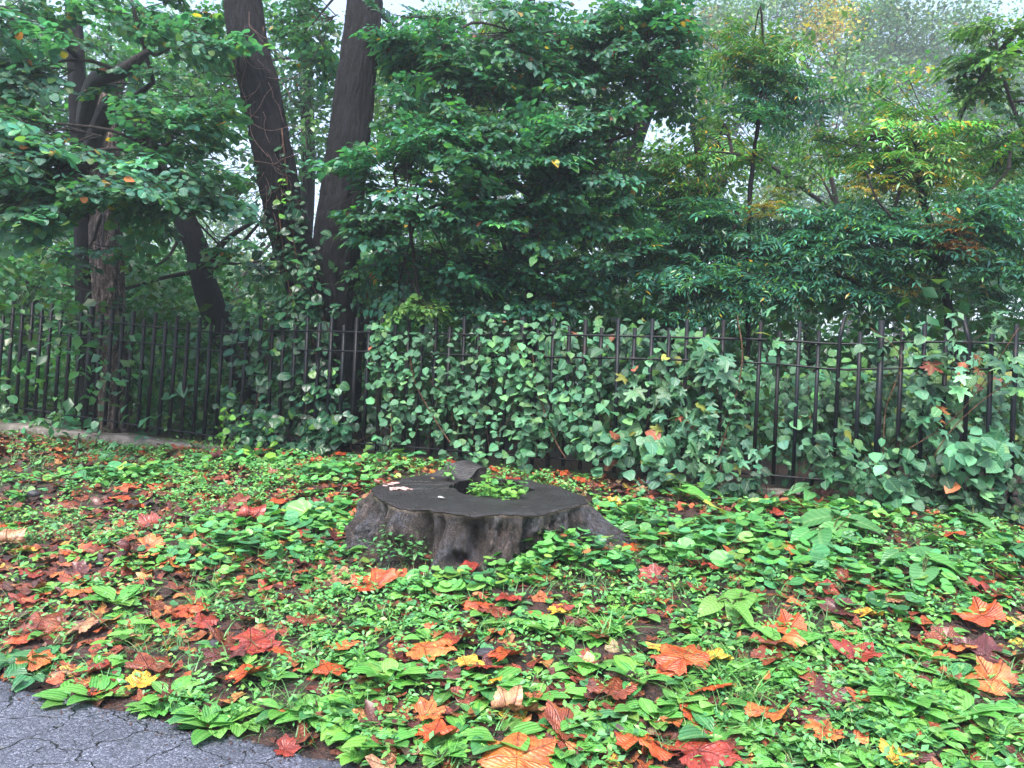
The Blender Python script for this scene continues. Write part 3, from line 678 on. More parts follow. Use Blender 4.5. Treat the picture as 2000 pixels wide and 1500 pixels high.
for lab, tk, cl, lb in far:
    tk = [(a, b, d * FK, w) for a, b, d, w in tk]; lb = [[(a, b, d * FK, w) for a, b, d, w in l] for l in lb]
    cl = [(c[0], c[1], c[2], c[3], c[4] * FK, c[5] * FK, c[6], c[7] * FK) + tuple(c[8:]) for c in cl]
    tree('distant_tree', lab, 'tree', tk, cl, leafT=ovate_lo, sprays=SP_FINE2, mats=(M_LEAF_FAR, None), bark=M_BARK_HAZE, amp=0, trunk_sides=8, group='hazy trees far beyond the fence', limbs=lb, limb_r=.05)

# far-off wood closing the view low down
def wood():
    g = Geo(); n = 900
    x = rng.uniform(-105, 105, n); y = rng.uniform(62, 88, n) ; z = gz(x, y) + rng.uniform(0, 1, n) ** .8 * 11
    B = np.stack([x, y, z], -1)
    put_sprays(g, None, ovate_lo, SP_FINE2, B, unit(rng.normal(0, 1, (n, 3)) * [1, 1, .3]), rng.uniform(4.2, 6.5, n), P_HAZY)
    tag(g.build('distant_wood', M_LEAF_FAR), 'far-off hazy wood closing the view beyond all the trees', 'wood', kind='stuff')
    g = Geo(); n = 1300
    px = rng.uniform(-500, 2500, n); d = rng.uniform(9.5, 20, n)
    x = (px - 1000) / F * d; z = gz(x, d) + rng.uniform(0, 1, n) ** 1.1 * 2.3
    B = np.stack([x, d, z], -1)
    put_sprays(g, None, ovate_lo, SP_FINE, B, unit(rng.normal(0, 1, (n, 3)) * [1, 1, .3]), rng.uniform(.8, 1.3, n), P_DARK + [(2, (.06, .13, .03))])
    tag(g.build('undergrowth', M_LEAF_FAR), 'dim leafy undergrowth covering the woodland floor behind the fence', 'undergrowth', kind='stuff')
wood()

# ------------------------------------------------------------------ fence
LNR = lambda x: 7.70 - .39 * x          # fence line, main run
LNL = lambda x: 7.75 - .335 * x         # far run (west of the corner)
XC = -3.03
def m_iron():
    t = NT('painted_iron'); p = t.n('ShaderNodeNewGeometry').outputs['Position']
    n1 = t.noise(p, 14, 5, .7); n2 = t.noise(p, 120, 3)
    rust = t.math('MULTIPLY', t.ramp(n1.outputs[0], [(.5, 0.), (.66, .8)]).outputs[0], t.n('ShaderNodeSeparateColor').outputs[0]) if False else t.ramp(n1.outputs[0], [(.54, 0.), (.72, .7)]).outputs[0]
    c = t.mix(rust, (.0045, .0065, .0100), (.028, .015, .012)); c = t.mix(1.0, c, t.attr('tint').outputs['Color'], 'MULTIPLY')
    b = t.pr(c, t.ramp(n2.outputs[0], [(.3, .32), (.7, .55)]).outputs[0], t.bump(n2.outputs[0], .5, .003), .2); t.l(b.outputs[0], t.out.inputs[0]); return t.m
M_IRON = m_iron()
def fence(name, label, x0, x1, line, ztop, dx, lean, phase, bends={}, posts=()):
    y0 = line(x0); root = empty(name, (x0, y0, float(gz(x0, y0))), label, 'fence')
    sl = np.array([1, line(x0 + 1) - line(x0), 0.]); sl /= np.linalg.norm(sl); nr = np.array([sl[1], -sl[0], 0])
    xs = []; k = math.ceil((x0 - phase) / dx)
    while phase + k * dx < x1: xs.append((phase + k * dx, k)); k += 1
    for x, k in xs:
        g = Geo(); zt = ztop(x) + (.165 if k % 2 == 0 else .085) + rng.normal(0, .006); zb = ztop(x) - 1.22 - rng.uniform(.05, .10)
        hw = .0165; ln = lean + rng.normal(0, .006); yo = rng.normal(0, .003)
        tint = np.ones(3) * rng.uniform(.75, 1.15) if rng.random() > .35 else np.array([1.35, 1.02, .92]) * rng.uniform(.7, 1.0)
        if x in posts or any(abs(x - p) < dx / 2 for p in posts): hw = .024; zb -= .12; zt += .02
        zs = [zb, zt] ; off = [0, 0]
        bend = next((v for p, v in bends.items() if abs(x - p) < dx / 2), None)
        if bend: zs = [zb, ztop(x) + .02, zt + .05]; off = [0, 0, bend]
        rings = []
        for z, o in zip(zs, off):
            c = np.array([x, line(x) + yo, z]) + sl * ((z - ztop(x)) * ln + o)
            rings += [c + sl * a * hw + nr * b * hw for a, b in ((-1, -1), (1, -1), (1, 1), (-1, 1))]
        f = [3, 2, 1, 0]; n = len(zs)
        for r in range(n - 1):
            for j in range(4): f += [r * 4 + j, r * 4 + (j + 1) % 4, r * 4 + 4 + (j + 1) % 4, r * 4 + 4 + j]
        f += [(n - 1) * 4 + j for j in range(4)]
        g.add(np.array(rings), f, np.full(2 + 4 * (n - 1), 4), tint)
        o = g.build('picket', M_IRON, root)
        if bend: o['label'] = 'bent picket with its tip knocked over'
    for dz, h in ((0, .0085), (-.216, .0085), (-1.22, .009)):
        g = Geo(); n = 60; X = np.linspace(x0, x1, n)
        sag = -.030 * np.exp(-((X - 2.85) / .35) ** 2) + .006 * np.sin(X * 2.1 + dz * 5) if dz > -1 else 0 * X
        C = np.stack([X, line(X), np.array([ztop(v) for v in X]) + dz + sag], -1)
        V = []
        for a, b in ((-1, -1), (1, -1), (1, 1), (-1, 1)): V.append(C + nr * (-.019 * a) + np.array([0, 0, h * b]))
        V = np.stack(V, 1).reshape(-1, 3); i, j = np.meshgrid(np.arange(n - 1), np.arange(4), indexing='ij'); j2 = (j + 1) % 4
        q = np.stack([i * 4 + j, i * 4 + j2, i * 4 + 4 + j2, i * 4 + 4 + j], -1).reshape(-1)
        q = np.concatenate([[3, 2, 1, 0], q, (n - 1) * 4 + np.arange(4)])
        g.add(V, q, np.full(len(q) // 4, 4), (1, .95, .95)); g.build('rail', M_IRON, root)
    return root
PH = -1.744
fence('iron_fence', 'black iron picket fence section sloping down to the ivy corner above a concrete kerb', -9.0, XC - .02, LNL, lambda x: 2.314 - .061 * (x + 6.7), .159, .03, -6.28, posts=(-5.32,))
fence('iron_fence', 'black iron picket fence section behind the stump half covered by creeper', XC + .03, 2.06, LNR, lambda x: 2.153, .1525, 0, PH, posts=(.12,))
fence('iron_fence', 'rusty iron picket fence section with bent picket tips and sagging rails', 2.075, 7.6, LNR, lambda x: 2.153 - .006 * (x - 2), .1525, 0, PH, bends={2.83: .035, 3.74: -.05}, posts=(3.13, 4.2))

def kerb(label, x0, x1, line, zt, front, back, seed):
    t = NT('weathered_concrete'); p = t.n('ShaderNodeNewGeometry').outputs['Position']
    n1 = t.noise(p, 60, 4, .7); n2 = t.noise(p, 6, 4)
    c = t.ramp(n1.outputs[0], [(.3, (.07, .058, .052)), (.55, (.19, .165, .15)), (.75, (.34, .31, .29))]).outputs[0]
    c = t.mix(t.ramp(n2.outputs[0], [(.42, .75), (.6, 0.)]).outputs[0], c, (.05, .045, .03))
    b = t.pr(c, .6, t.bump(n1.outputs[0], .8, .01)); t.l(b.outputs[0], t.out.inputs[0])
    X = np.linspace(x0, x1, 140); g = Geo(); prof = [(front, -.4), (front, -.045), (front + .02, -.008), (front + .05, 0), (back - .05, 0), (back, -.02), (back, -.4)]
    n = len(prof); V = []
    for a, z in prof:
        nz = .014 * fbm(np.stack([X * 3, X * 0 + a * 4, X * 0 + seed], -1), 3)
        V.append(np.stack([X, line(X) + a + nz, zt(X) + z + nz * (z > -.3)], -1))
    V = np.stack(V, 1).reshape(-1, 3); i, j = np.meshgrid(np.arange(139), np.arange(n - 1), indexing='ij')
    q = np.stack([i * n + j, (i + 1) * n + j, (i + 1) * n + j + 1, i * n + j + 1], -1).reshape(-1)
    g.add(V, q, np.full(len(q) // 4, 4), (1, 1, 1)); g.add(V[:n], np.arange(n), [n], (1, 1, 1)); g.add(V[-n:], np.arange(n)[::-1], [n], (1, 1, 1))
    tag(g.build('concrete_kerb', t.m), label, 'kerb')
kerb('long weathered concrete kerb under the sloping fence section', -9.0, -3.25, LNL, lambda x: .885 - .022 * (x + 6.7), -.30, .12, 1)
kerb('low concrete kerb nearly buried in weeds under the rusty fence section', 1.7, 5.6, LNR, lambda x: .81 + 0 * x, -.16, .12, 5)

# ------------------------------------------------------------------ stump
SCX, SCY = -.2, 5.78
def stump():
    root = empty('tree_stump', (SCX, SCY, float(gz(SCX, SCY))), 'wide dark tree stump with flared roots and a hollow full of weeds', 'stump')
    n = 420; th = np.linspace(0, 2 * np.pi, n, endpoint=False); c, s = np.cos(th), np.sin(th)
    cyl = np.stack([c * 1.5, s * 1.5, 0 * c], -1)
    ro = 1 / np.sqrt((c / .80) ** 2 + (s / .70) ** 2) * (1 + .07 * fbm(cyl + 4, 3) + .028 * fbm(cyl * 5, 3) + .008 * fbm(cyl * 22, 2))
    hx, hy = -.13 - SCX, 6.0 - SCY
    ri = np.zeros(n)
    hr = np.where(s > 0, .36, .40)
    ph = np.stack([hx + .30 * c * (1 + .16 * fbm(cyl * 2 + 9, 2)), hy + hr * s * (1 + .16 * fbm(cyl * 2 + 19, 2))], -1)
    po = np.stack([ro * c, ro * s], -1)
    def ztop(x, y, q=None, t=None):
        z = .80 + .062 * y
        return z
    a_l = np.degrees(th)
    lip = smooth(98, 100, a_l) * (1 - smooth(103, 138, a_l)) 
    rows = 26; P = []
    for k in range(rows):
        q = k / (rows - 1); xy = ph * (1 - q) + po * q
        z = ztop(xy[:, 0], xy[:, 1]) + .125 * lip * (.85 + .15 * q)
        wob = .006 * fbm(np.stack([xy[:, 0] * 6, xy[:, 1] * 6, 0 * c], -1), 3)
        z = z + wob
        for ca, w in ((157, .8), (168, .7), (186, 1.0), (196, .6), (30, .4)):
            z = z - .02 * np.exp(-((a_l - ca + 3 * np.sin(q * 5)) / w) ** 2) * smooth(1.0, .25, q) if False else z - .022 * np.exp(-((a_l - ca - 2.0 * math.sin(q * 5)) / w) ** 2) * (1 - q) ** .5
        hh = np.exp(-((xy[:, 0] - .33) ** 2 + (xy[:, 1] + .42) ** 2) / .0009); z = z - .03 * hh
        if k == rows - 1: z = z - .008
        P.append(np.stack([xy[:, 0] + SCX, xy[:, 1] + SCY, z], -1))
    P = np.array(P)
    rim_dip = .014 * fbm(cyl * 3.5 + 51, 3) - .02 * np.exp(-((a_l - 262) / 14) ** 2)
    for k in range(rows): P[k][:, 2] += rim_dip * smooth(.80, 1.0, k / (rows - 1))
    def grid(g, P, col, flipf=False, uv=None):
        r = len(P); i, j = np.meshgrid(np.arange(r - 1), np.arange(n), indexing='ij'); j2 = (j + 1) % n
        q = np.stack([i * n + j, (i + 1) * n + j, (i + 1) * n + j2, i * n + j2], -1)
        if flipf: q = q[..., ::-1]
        g.add(P.reshape(-1, 3), q.reshape(-1), np.full((r - 1) * n, 4), col, None if uv is None else uv.reshape(-1, 3))
    g = Geo(); grid(g, P, (1, 1, 1))
    t = NT('cut_wood_dark'); p = t.n('ShaderNodeNewGeometry').outputs['Position']
    mp = t.n('ShaderNodeMapping'); t.l(p, mp.inputs[0]); mp.inputs['Location'].default_value = (.1, -5.9, 0)
    ln = t.n('ShaderNodeVectorMath', operation='LENGTH'); t.l(mp.outputs[0], ln.inputs[0])
    nz = t.noise(p, 5, 3); rings = t.math('SINE', t.math('MULTIPLY', t.math('ADD', ln.outputs['Value'], t.math('MULTIPLY', nz.outputs[0], .06)), 330))
    mp2 = t.n('ShaderNodeMapping'); t.l(p, mp2.inputs[0]); mp2.inputs['Scale'].default_value = (.35, 3, 1); mp2.inputs['Rotation'].default_value = (0, 0, .25)
    n2 = t.noise(mp2.outputs[0], 22, 5, .7)
    cc = t.ramp(n2.outputs[0], [(.35, (.004, .004, .0045)), (.55, (.014, .013, .015)), (.75, (.040, .035, .034))]).outputs[0]
    cc = t.mix(t.ramp(nz.outputs[0], [(.5, 0.), (.7, .4)]).outputs[0], cc, (.035, .040, .046))
    h = t.math('ADD', t.math('MULTIPLY', rings, .12), n2.outputs[0])
    n7 = t.noise(mp2.outputs[0], 90, 4, .75)
    cc = t.mix(t.ramp(n7.outputs[0], [(.55, 0.), (.66, .6)]).outputs[0], cc, (.075, .066, .062))
    cc = t.mix(t.math('MULTIPLY', t.math('MULTIPLY_ADD', rings, .5, .5), .4), cc, (.035, .032, .032))
    b = t.pr(cc, .45, t.bump(h, .7, .014), .35); t.l(b.outputs[0], t.out.inputs[0])
    g.build('cut_top', t.m, root, False)
    # side
    R = 90; Q = []; uvs = []
    base_r = 1.0 + .26 + .20 * np.clip(fbm(cyl * 1.1 + 31, 2), -.7, 1)
    lob = sum(w * np.exp(-((((a_l - a + 180) % 360) - 180) / sg) ** 2) for a, w, sg in ((196, .42, 13), (254, .30, 8), (226, .20, 6), (286, .18, 5), (320, .26, 10), (348, .48, 12), (30, .2, 15), (120, .2, 15)))
    grooves = sum(w * np.exp(-((((a_l - a + 180) % 360) - 180) / sg) ** 2) for a, w, sg in ((240, .20, 5), (270, .20, 6), (300, .20, 5), (214, .16, 5), (334, .14, 4), (180, .06, 5)))
    xb = po[:, 0] * 1.2 + SCX; yb = po[:, 1] * 1.2 + SCY; zb = gz(xb, yb) - .12
    zt = P[-1][:, 2]
    for k in range(R):
        q = k / (R - 1); z = zt * (1 - q) + zb * q
        fl = 1 + (.08 + lob) * q ** 1.6 - grooves * np.sin(np.pi * min(1, q * 1.1)) * 1.0 + .02 * q
        pp = np.stack([c * 2.4, s * 2.4, z * 2.2], -1)
        d = .075 * fbm(pp * 1.3, 4) + .10 * (np.abs(fbm(np.stack([c * 7, s * 7, z * 3.4], -1), 4)) - .4)
        d = d - .16 * sum(np.exp(-((((a_l - ca + 180) % 360) - 180) / sa) ** 2 - ((q - cq) / sq) ** 2) for ca, sa, cq, sq in ((262, 4, .62, .10), (309, 3.5, .55, .09), (312, 2, .32, .05), (318, 1.6, .22, .04), (226, 5, .5, .12), (243, 3, .8, .15), (286, 3, .8, .12), (333, 3, .7, .12), (204, 4, .65, .12)))
        d = d * smooth(-.02, .25, np.full(n, q)) + .030 * fbm(np.stack([c * 20, s * 20, z * 9], -1), 3) * min(1, q * 4)
        xy = po * fl[:, None] * (1 + d * 1.1)[:, None]
        Q.append(np.stack([xy[:, 0] + SCX, xy[:, 1] + SCY, z - (.006 if k == 0 else 0)], -1)); uvs.append(np.stack([th, z, q + 0 * c], -1))
    g = Geo(); grid(g, np.array(Q), (1, 1, 1), False, np.array(uvs))
    t = NT('rotting_bark'); p = t.n('ShaderNodeNewGeometry').outputs['Position']; mp = t.n('ShaderNodeMapping'); t.l(p, mp.inputs[0]); mp.inputs['Scale'].default_value = (1, 1, .3)
    n1 = t.noise(mp.outputs[0], 17, 8, .78); n2 = t.noise(p, 5.5, 4); n3 = t.noise(p, 45, 4, .7); n4 = t.noise(p, 4.2, 3)
    cc = t.ramp(n1.outputs[0], [(.38, (.003, .002, .002)), (.47, (.018, .013, .013)), (.54, (.040, .029, .027)), (.63, (.19, .15, .14))]).outputs[0]
    cc = t.mix(t.ramp(n2.outputs[0], [(.48, 0.), (.6, .75)]).outputs[0], cc, t.mix(t.ramp(n3.outputs[0], [(.4, 0.), (.6, 1.)]).outputs[0], (.008, .009, .013), (.12, .135, .18)))
    cc = t.mix(t.ramp(n4.outputs[0], [(.55, 0.), (.68, .8)]).outputs[0], cc, t.mix(t.ramp(n3.outputs[0], [(.4, 0.), (.6, 1.)]).outputs[0], (.010, .005, .004), (.06, .030, .022)))
    n5 = t.noise(mp.outputs[0], 75, 5, .8); n6 = t.noise(p, 150, 3, .7)
    cc = t.mix(t.ramp(n5.outputs[0], [(.44, .85), (.52, 0.)]).outputs[0], cc, (.008, .006, .006))
    cc = t.mix(t.ramp(n6.outputs[0], [(.56, 0.), (.64, .7)]).outputs[0], cc, (.27, .22, .19))
    uvn = t.attr('luv'); sp = t.n('ShaderNodeSeparateXYZ'); t.l(uvn.outputs['Vector'], sp.inputs[0])
    rim = t.math('MULTIPLY', t.ramp(sp.outputs[2], [(.0, .9), (.05, 0.)]).outputs[0], n1.outputs[0])
    cc = t.mix(rim, cc, (.36, .27, .18))
    h = t.math('ADD', t.math('MULTIPLY', n1.outputs[0], 1.0), t.math('MULTIPLY', n5.outputs[0], .8))
    b = t.pr(cc, .5, t.bump(h, 1.0, .035), .5); t.l(b.outputs[0], t.out.inputs[0]); M_ROT = t.m
    g.build('bark', M_ROT, root, True)
    # hollow
    H = []
    for k in range(14):
        q = k / 13; xy = ph.copy(); cen = np.array([[hx, hy]])
        sc = 1 + .10 * math.sin(q * 3) - (.6 if k == 13 else 0)
        xy = cen + (xy - cen) * sc * (1 + .05 * fbm(np.stack([c * 4, s * 4, 0 * c + q * 3], -1), 2))[:, None]
        if k == 0: xy = ph
        H.append(np.stack([xy[:, 0] + SCX, xy[:, 1] + SCY, P[0][:, 2] * (1 - q) + q * .48], -1))
    g = Geo(); grid(g, np.array(H), (1, 1, 1), True)
    cpt = np.append(H[-1], [[hx + SCX, hy + SCY, .48]], 0)
    tri = np.stack([np.arange(n), (np.arange(n) + 1) % n, np.full(n, n)], -1).reshape(-1); g.add(cpt, tri, np.full(n, 3), (1, 1, 1))
    t = NT('rotten_heartwood'); p = t.n('ShaderNodeNewGeometry').outputs['Position']; n1 = t.noise(p, 20, 5, .7)
    b = t.pr(t.ramp(n1.outputs[0], [(.4, (.002, .0015, .0015)), (.75, (.012, .008, .006))]).outputs[0], .7, t.bump(n1.outputs[0], 1, .03)); t.l(b.outputs[0], t.out.inputs[0])
    g.build('hollow', t.m, root, True)
    # surface roots
    for pts, rr in (([(1165, 1050, 5.45), (1215, 1066, 5.35), (1250, 1078, 5.3), (1275, 1092, 5.2)], .04), ([(1110, 1080, 5.15), (1130, 1098, 5.1), (1165, 1105, 5.05), (1200, 1098, 5.05)], .03), ([(720, 1035, 5.8), (690, 1045, 5.8), (660, 1048, 5.8)], .04)):
        Pp = []
        for a, b_, d in pts: q = W(a, b_, d); q[2] = gz(q[0], q[1]) + .015; Pp.append(q)
        g = Geo(); tube(g, Pp, np.linspace(rr, rr * .45, len(Pp)), 14, seg=26, amp=.006); g.build('root', M_ROT, root, True)
    # pale flakes of fungus on the cut
    g = Geo()
    for (ax, ay, sx, sy, k) in ((-.80, .12, .085, .12, 42), (-.62, .0, .08, .05, 26), (-.72, .2, .05, .08, 12)):
        for _ in range(k):
            x = ax + rng.normal(0, sx * .5); y = ay + rng.normal(0, sy * .5)
            if (x / .76) ** 2 + (y / .64) ** 2 > 1 or ((x - hx) / .34) ** 2 + ((y - hy) / .5) ** 2 < 1: continue
            m_ = rng.integers(5, 9); a = np.sort(rng.uniform(0, 6.28, m_)); r = rng.uniform(.006, .026, m_)
            z = ztop(x, y) + .009 + rng.uniform(0, .004)
            top = np.stack([x + SCX + np.cos(a) * r, y + SCY + np.sin(a) * r, 0 * a + z], -1); bot = top - [0, 0, .008]
            V = np.vstack([top, bot]); f = list(range(m_)); tt = [m_]
            for j in range(m_): f += [j, m_ + j, m_ + (j + 1) % m_, (j + 1) % m_]; tt.append(4)
            g.add(V, f, tt, np.array([.40, .27, .25]) * rng.uniform(.7, 1.25))
    t = NT('pale_fungus'); b = t.pr(t.attr('tint').outputs['Color'], .6); t.l(b.outputs[0], t.out.inputs[0])
    o = g.build('fungus_patch', t.m, root); o['label'] = 'pinkish flaking fungus patch on the cut surface'
stump()

# ------------------------------------------------------------------ climbers
def fdepth(px, py=750):
    u = (px - 1000) + (py - 750) * .044
    return np.where(px > 487, 7.70 / (1 + .39 * u / F), 7.75 / (1 + .335 * u / F))
P_VINE = [(6, (.075, .225, .110)), (4, (.050, .165, .09)), (1.5, (.13, .30, .11)), (.05, (.4, .12, .05))]
P_IVY = [(6, (.018, .075, .040)), (3, (.030, .10, .045)), (.6, (.08, .2, .04))]
P_NEW = [(3, (.12, .32, .03)), (2, (.07, .24, .03))]
P_GRP = [(6, (.060, .185, .105)), (3, (.085, .22, .10)), (.4, (.25, .28, .06)), (.25, (.22, .07, .04))]
def climber(name, label, cat, patches, mat, stems=(), origin=(700, 880), stem_r=.006, group=None):
    """patches: (px,py,rx,ry,offset from the fence plane (m, + toward camera),spread,n,leaf size,template,palette)"""
    d0 = float(fdepth(np.array(origin[0])[None])[0]); b = W(origin[0], origin[1], d0); b[2] = gz(b[0], b[1])
    root = empty(name, b, label, cat, group); g = Geo(); gs = Geo()
    for px, py, rx, ry, off, sp, n, sz, T, pal in patches:
        ns = max(1, n // 9)
        q = rng.normal(0, 1, (ns, 2)); q = q / np.linalg.norm(q, axis=1, keepdims=True) * rng.random((ns, 1)) ** .5
        cx = px + q[:, 0] * rx; cyy = py + q[:, 1] * ry
        k = rng.integers(0, ns, n)
        X = cx[k] + rng.normal(0, 11, n); Y = cyy[k] + rng.normal(0, 22, n) + 8
        dd = fdepth(X, Y) - off + rng.normal(0, sp, n)
        P = np.array([W(a, c_, e) for a, c_, e in zip(X, Y, dd)])
        P[:, 2] = np.maximum(P[:, 2], gz(P[:, 0], P[:, 1]) + .03)
        D = unit(np.stack([rng.normal(-.1, .65, n), rng.normal(-.55, .3, n), rng.normal(-.42, .35, n)], -1))
        N = unit(np.stack([rng.normal(0, .4, n), rng.normal(-.45, .3, n), rng.uniform(.3, 1.3, n)], -1))
        g.inst(T, axes(D, N), P, sz * .88 * rng.uniform(.5, 1.25, n), pick(n, pal, .16) * np.exp(rng.normal(0, .24, ns))[k][:, None])
        for i in range(ns):
            c0 = W(cx[i], cyy[i], float(fdepth(cx[i:i+1], cyy[i:i+1])[0]) - off); c0[2] = max(c0[2], gz(c0[0], c0[1]) + .03)
            e = c0 + np.array([rng.normal(0, .14), rng.normal(.05, .04), -rng.uniform(.15, .45)]); e[2] = max(e[2], gz(e[0], e[1]))
            tube(gs, [e, (c0 + e) / 2 + rng.normal(0, .03, 3), c0], [stem_r * .6, stem_r * .5, stem_r * .3], 4, (2.2, 1.4, 1.1), cap=False)
    for st in stems:
        P = np.array([W(a, b_, float(fdepth(np.array([a]), b_)[0]) - o) for a, b_, o in st]); tube(gs, P, np.full(len(P), stem_r), 5, (3.2, 2.0, 1.3), seg=len(P) * 5)
    gs.build('stem', M_TWIG, root); g.build('foliage', mat, root)
    return root
climber('creeper', 'pale green round-leaved creeper spilling over the fence behind the stump', 'climbing plant',
   [(830, 655, 90, 14, .06, .05, 50, .095, roundl, P_VINE), (1030, 645, 90, 16, .06, .05, 92, .095, roundl, P_VINE), (740, 655, 30, 18, .06, .04, 20, .095, roundl, P_VINE),
    (780, 740, 60, 70, .10, .06, 160, .098, roundl, P_VINE), (760, 830, 40, 45, .12, .06, 58, .095, roundl, P_VINE), (900, 720, 70, 60, .10, .06, 142, .10, roundl, P_VINE),
    (905, 800, 60, 50, .12, .06, 92, .10, roundl, P_VINE), (1035, 720, 60, 60, .10, .06, 142, .10, roundl, P_VINE), (1050, 810, 90, 50, .14, .07, 169, .108, roundl, P_VINE), (1160, 820, 70, 40, .2, .08, 92, .11, roundl, P_VINE),
    (990, 870, 60, 36, .2, .08, 75, .108, roundl, P_VINE), (900, 860, 50, 30, .2, .08, 40, .095, roundl, P_VINE), (1110, 760, 60, 40, .1, .06, 58, .10, roundl, P_VINE)],
   M_VINE, stems=[[(800, 690, .05), (812, 750, .12), (850, 820, .2), (880, 865, .3)], [(1040, 690, .05), (1050, 760, .14), (1080, 850, .2), (1105, 895, .3)], [(760, 700, .05), (765, 800, .12), (762, 880, .2)]], origin=(930, 885))
climber('ivy', 'glossy dark ivy climbing the twin trunks and the corner of the fence', 'climbing plant',
   [(570, 720, 80, 70, -.15, .12, 165, .16, ivyl, P_IVY), (560, 830, 100, 45, .08, .1, 187, .15, ivyl, P_IVY), (480, 800, 40, 60, .1, .08, 64, .13, ivyl, P_IVY), (620, 810, 40, 60, -.1, .1, 57, .15, ivyl, P_IVY),
    (590, 600, 60, 50, -.12, .07, 136, .15, ivyl, P_IVY), (565, 500, 60, 55, -.10, .07, 136, .14, ivyl, P_IVY), (548, 400, 45, 55, -.08, .06, 86, .13, ivyl, P_IVY), (532, 310, 30, 50, -.06, .05, 33, .12, ivyl, P_IVY + [(4, (.06, .2, .04))]),
    (650, 620, 30, 40, -.2, .06, 21, .14, ivyl, P_IVY), (480, 660, 45, 40, .05, .06, 33, .14, ivyl, P_IVY), (660, 760, 30, 50, -.1, .1, 28, .14, ivyl, P_IVY), (680, 850, 40, 25, .1, .1, 43, .12, ivyl, P_IVY),
    (470, 610, 36, 18, .0, .06, 18, .09, ivyl, P_NEW), (455, 775, 26, 30, .2, .06, 18, .085, tiny, P_NEW), (450, 850, 36, 30, .22, .06, 36, .09, ivyl, P_NEW), (490, 870, 40, 16, .2, .06, 28, .10, ivyl, P_NEW), (480, 860, 60, 25, .2, .1, 64, .12, ivyl, P_IVY), (560, 370, 20, 60, -.02, .05, 10, .1, ivyl, P_NEW)],
   M_IVY, stems=[[(600, 700, -.15), (560, 540, -.10), (540, 380, -.03), (505, 180, .0), (490, 40, .0)], [(625, 740, -.15), (600, 600, -.18), (575, 480, -.12), (550, 250, -.02)], [(520, 200, .0), (500, 120, .0), (515, 60, .0), (490, 10, .0)], [(490, 860, .1), (520, 700, -.1), (560, 600, -.5)]], origin=(590, 870), stem_r=.009)
climber('grape_vine', 'broad lobed grape leaves hanging on the fence beside the pale creeper', 'climbing plant',
   [(1440, 700, 60, 40, .08, .05, 22, .24, grape, P_GRP), (1480, 660, 30, 14, .06, .05, 5, .22, grape, P_GRP), (1350, 800, 80, 50, .1, .08, 59, .19, grape, P_GRP), (1400, 880, 80, 40, .2, .08, 72, .17, grape, P_GRP),
    (1270, 790, 70, 50, .06, .08, 59, .17, grape, P_GRP), (1250, 870, 70, 40, .2, .08, 59, .17, ivyl, P_GRP), (1330, 740, 80, 50, .02, .08, 52, .12, roundl, P_GRP), (1420, 640, 40, 30, .0, .06, 13, .10, tiny, P_LIME), (1390, 780, 40, 50, .08, .06, 33, .1, roundl, P_VINE),
    (1460, 930, 60, 25, .25, .08, 59, .11, ivyl, P_IVY), (1340, 930, 90, 16, .3, .08, 59, .13, ivyl, P_GRP), (1200, 900, 50, 20, .3, .06, 26, .13, ivyl, P_GRP)],
   M_GRAPE, stems=[[(1440, 620, .0), (1450, 700, .05), (1430, 800, .1), (1400, 900, .2)]], origin=(1400, 930))
climber('grape_vine', 'straggling vine with browned leaves over the bent pickets', 'climbing plant',
   [(1830, 700, 60, 50, .05, .06, 28, .19, grape, P_GRP), (1800, 780, 70, 60, .02, .08, 37, .18, grape, P_GRP), (1960, 730, 50, 30, .06, .06, 11, .22, grape, P_GRP), (1840, 640, 120, 16, .0, .08, 43, .10, tiny, P_VINE), (1760, 660, 60, 30, .0, .06, 24, .12, ivyl, P_GRP),
    (1965, 800, 30, 40, .1, .06, 4, .26, grape, P_GRP), (1860, 760, 60, 60, .06, .04, 7, .13, grape, P_BRN), (1910, 690, 60, 30, .06, .04, 4, .13, grape, P_BRN), (1900, 640, 90, 40, .0, .05, 18, .12, grape, P_GRP)],
   M_GRAPE, stems=[[(1725, 900, .1), (1730, 800, .1), (1760, 700, .05), (1700, 640, .05)], [(1790, 960, .2), (1850, 850, .15), (1950, 760, .1), (2050, 720, .05)], [(1770, 880, .2), (1880, 800, .1), (1990, 640, .05)]], origin=(1790, 960), stem_r=.004)
for lab, px, py, rx, ry, n, sz in (('round-leaved green bush in front of the fence beside the bent picket', 1640, 885, 80, 24, 66, .125), ('dense round-leaved bush filling the fence base between two bent pickets', 1745, 940, 60, 36, 90, .13), ('round-leaved bush beneath the browned vine', 1900, 900, 60, 32, 66, .14)):
    climber('bush', lab, 'bush', [(px, py, rx, ry, .28, .08, n, sz, roundl, P_VINE), (px, py + 25, rx, ry * .7, .2, .08, n // 2, sz * .9, roundl, P_VINE)], M_VINE, origin=(px, py + 60), group='round-leaved bushes at the fence foot')
climber('bush', 'leafy thicket growing behind the rusty fence section', 'bush',
   [(1700, 770, 200, 80, -.7, .3, 560, .115, ivyl, P_IVY), (1900, 800, 130, 80, -.6, .3, 320, .12, ivyl, P_GRP), (1560, 750, 130, 70, -.8, .3, 400, .11, ivyl, P_DARK), (1600, 850, 200, 60, -.5, .25, 300, .12, ivyl, P_GRP), (1900, 930, 150, 50, .15, .1, 200, .13, ivyl, P_IVY), (1960, 985, 80, 16, .3, .06, 70, .12, ivyl, P_IVY), (1780, 720, 220, 50, -.9, .3, 240, .13, ivyl, P_LIME)],
   M_VINE, origin=(1700, 900))
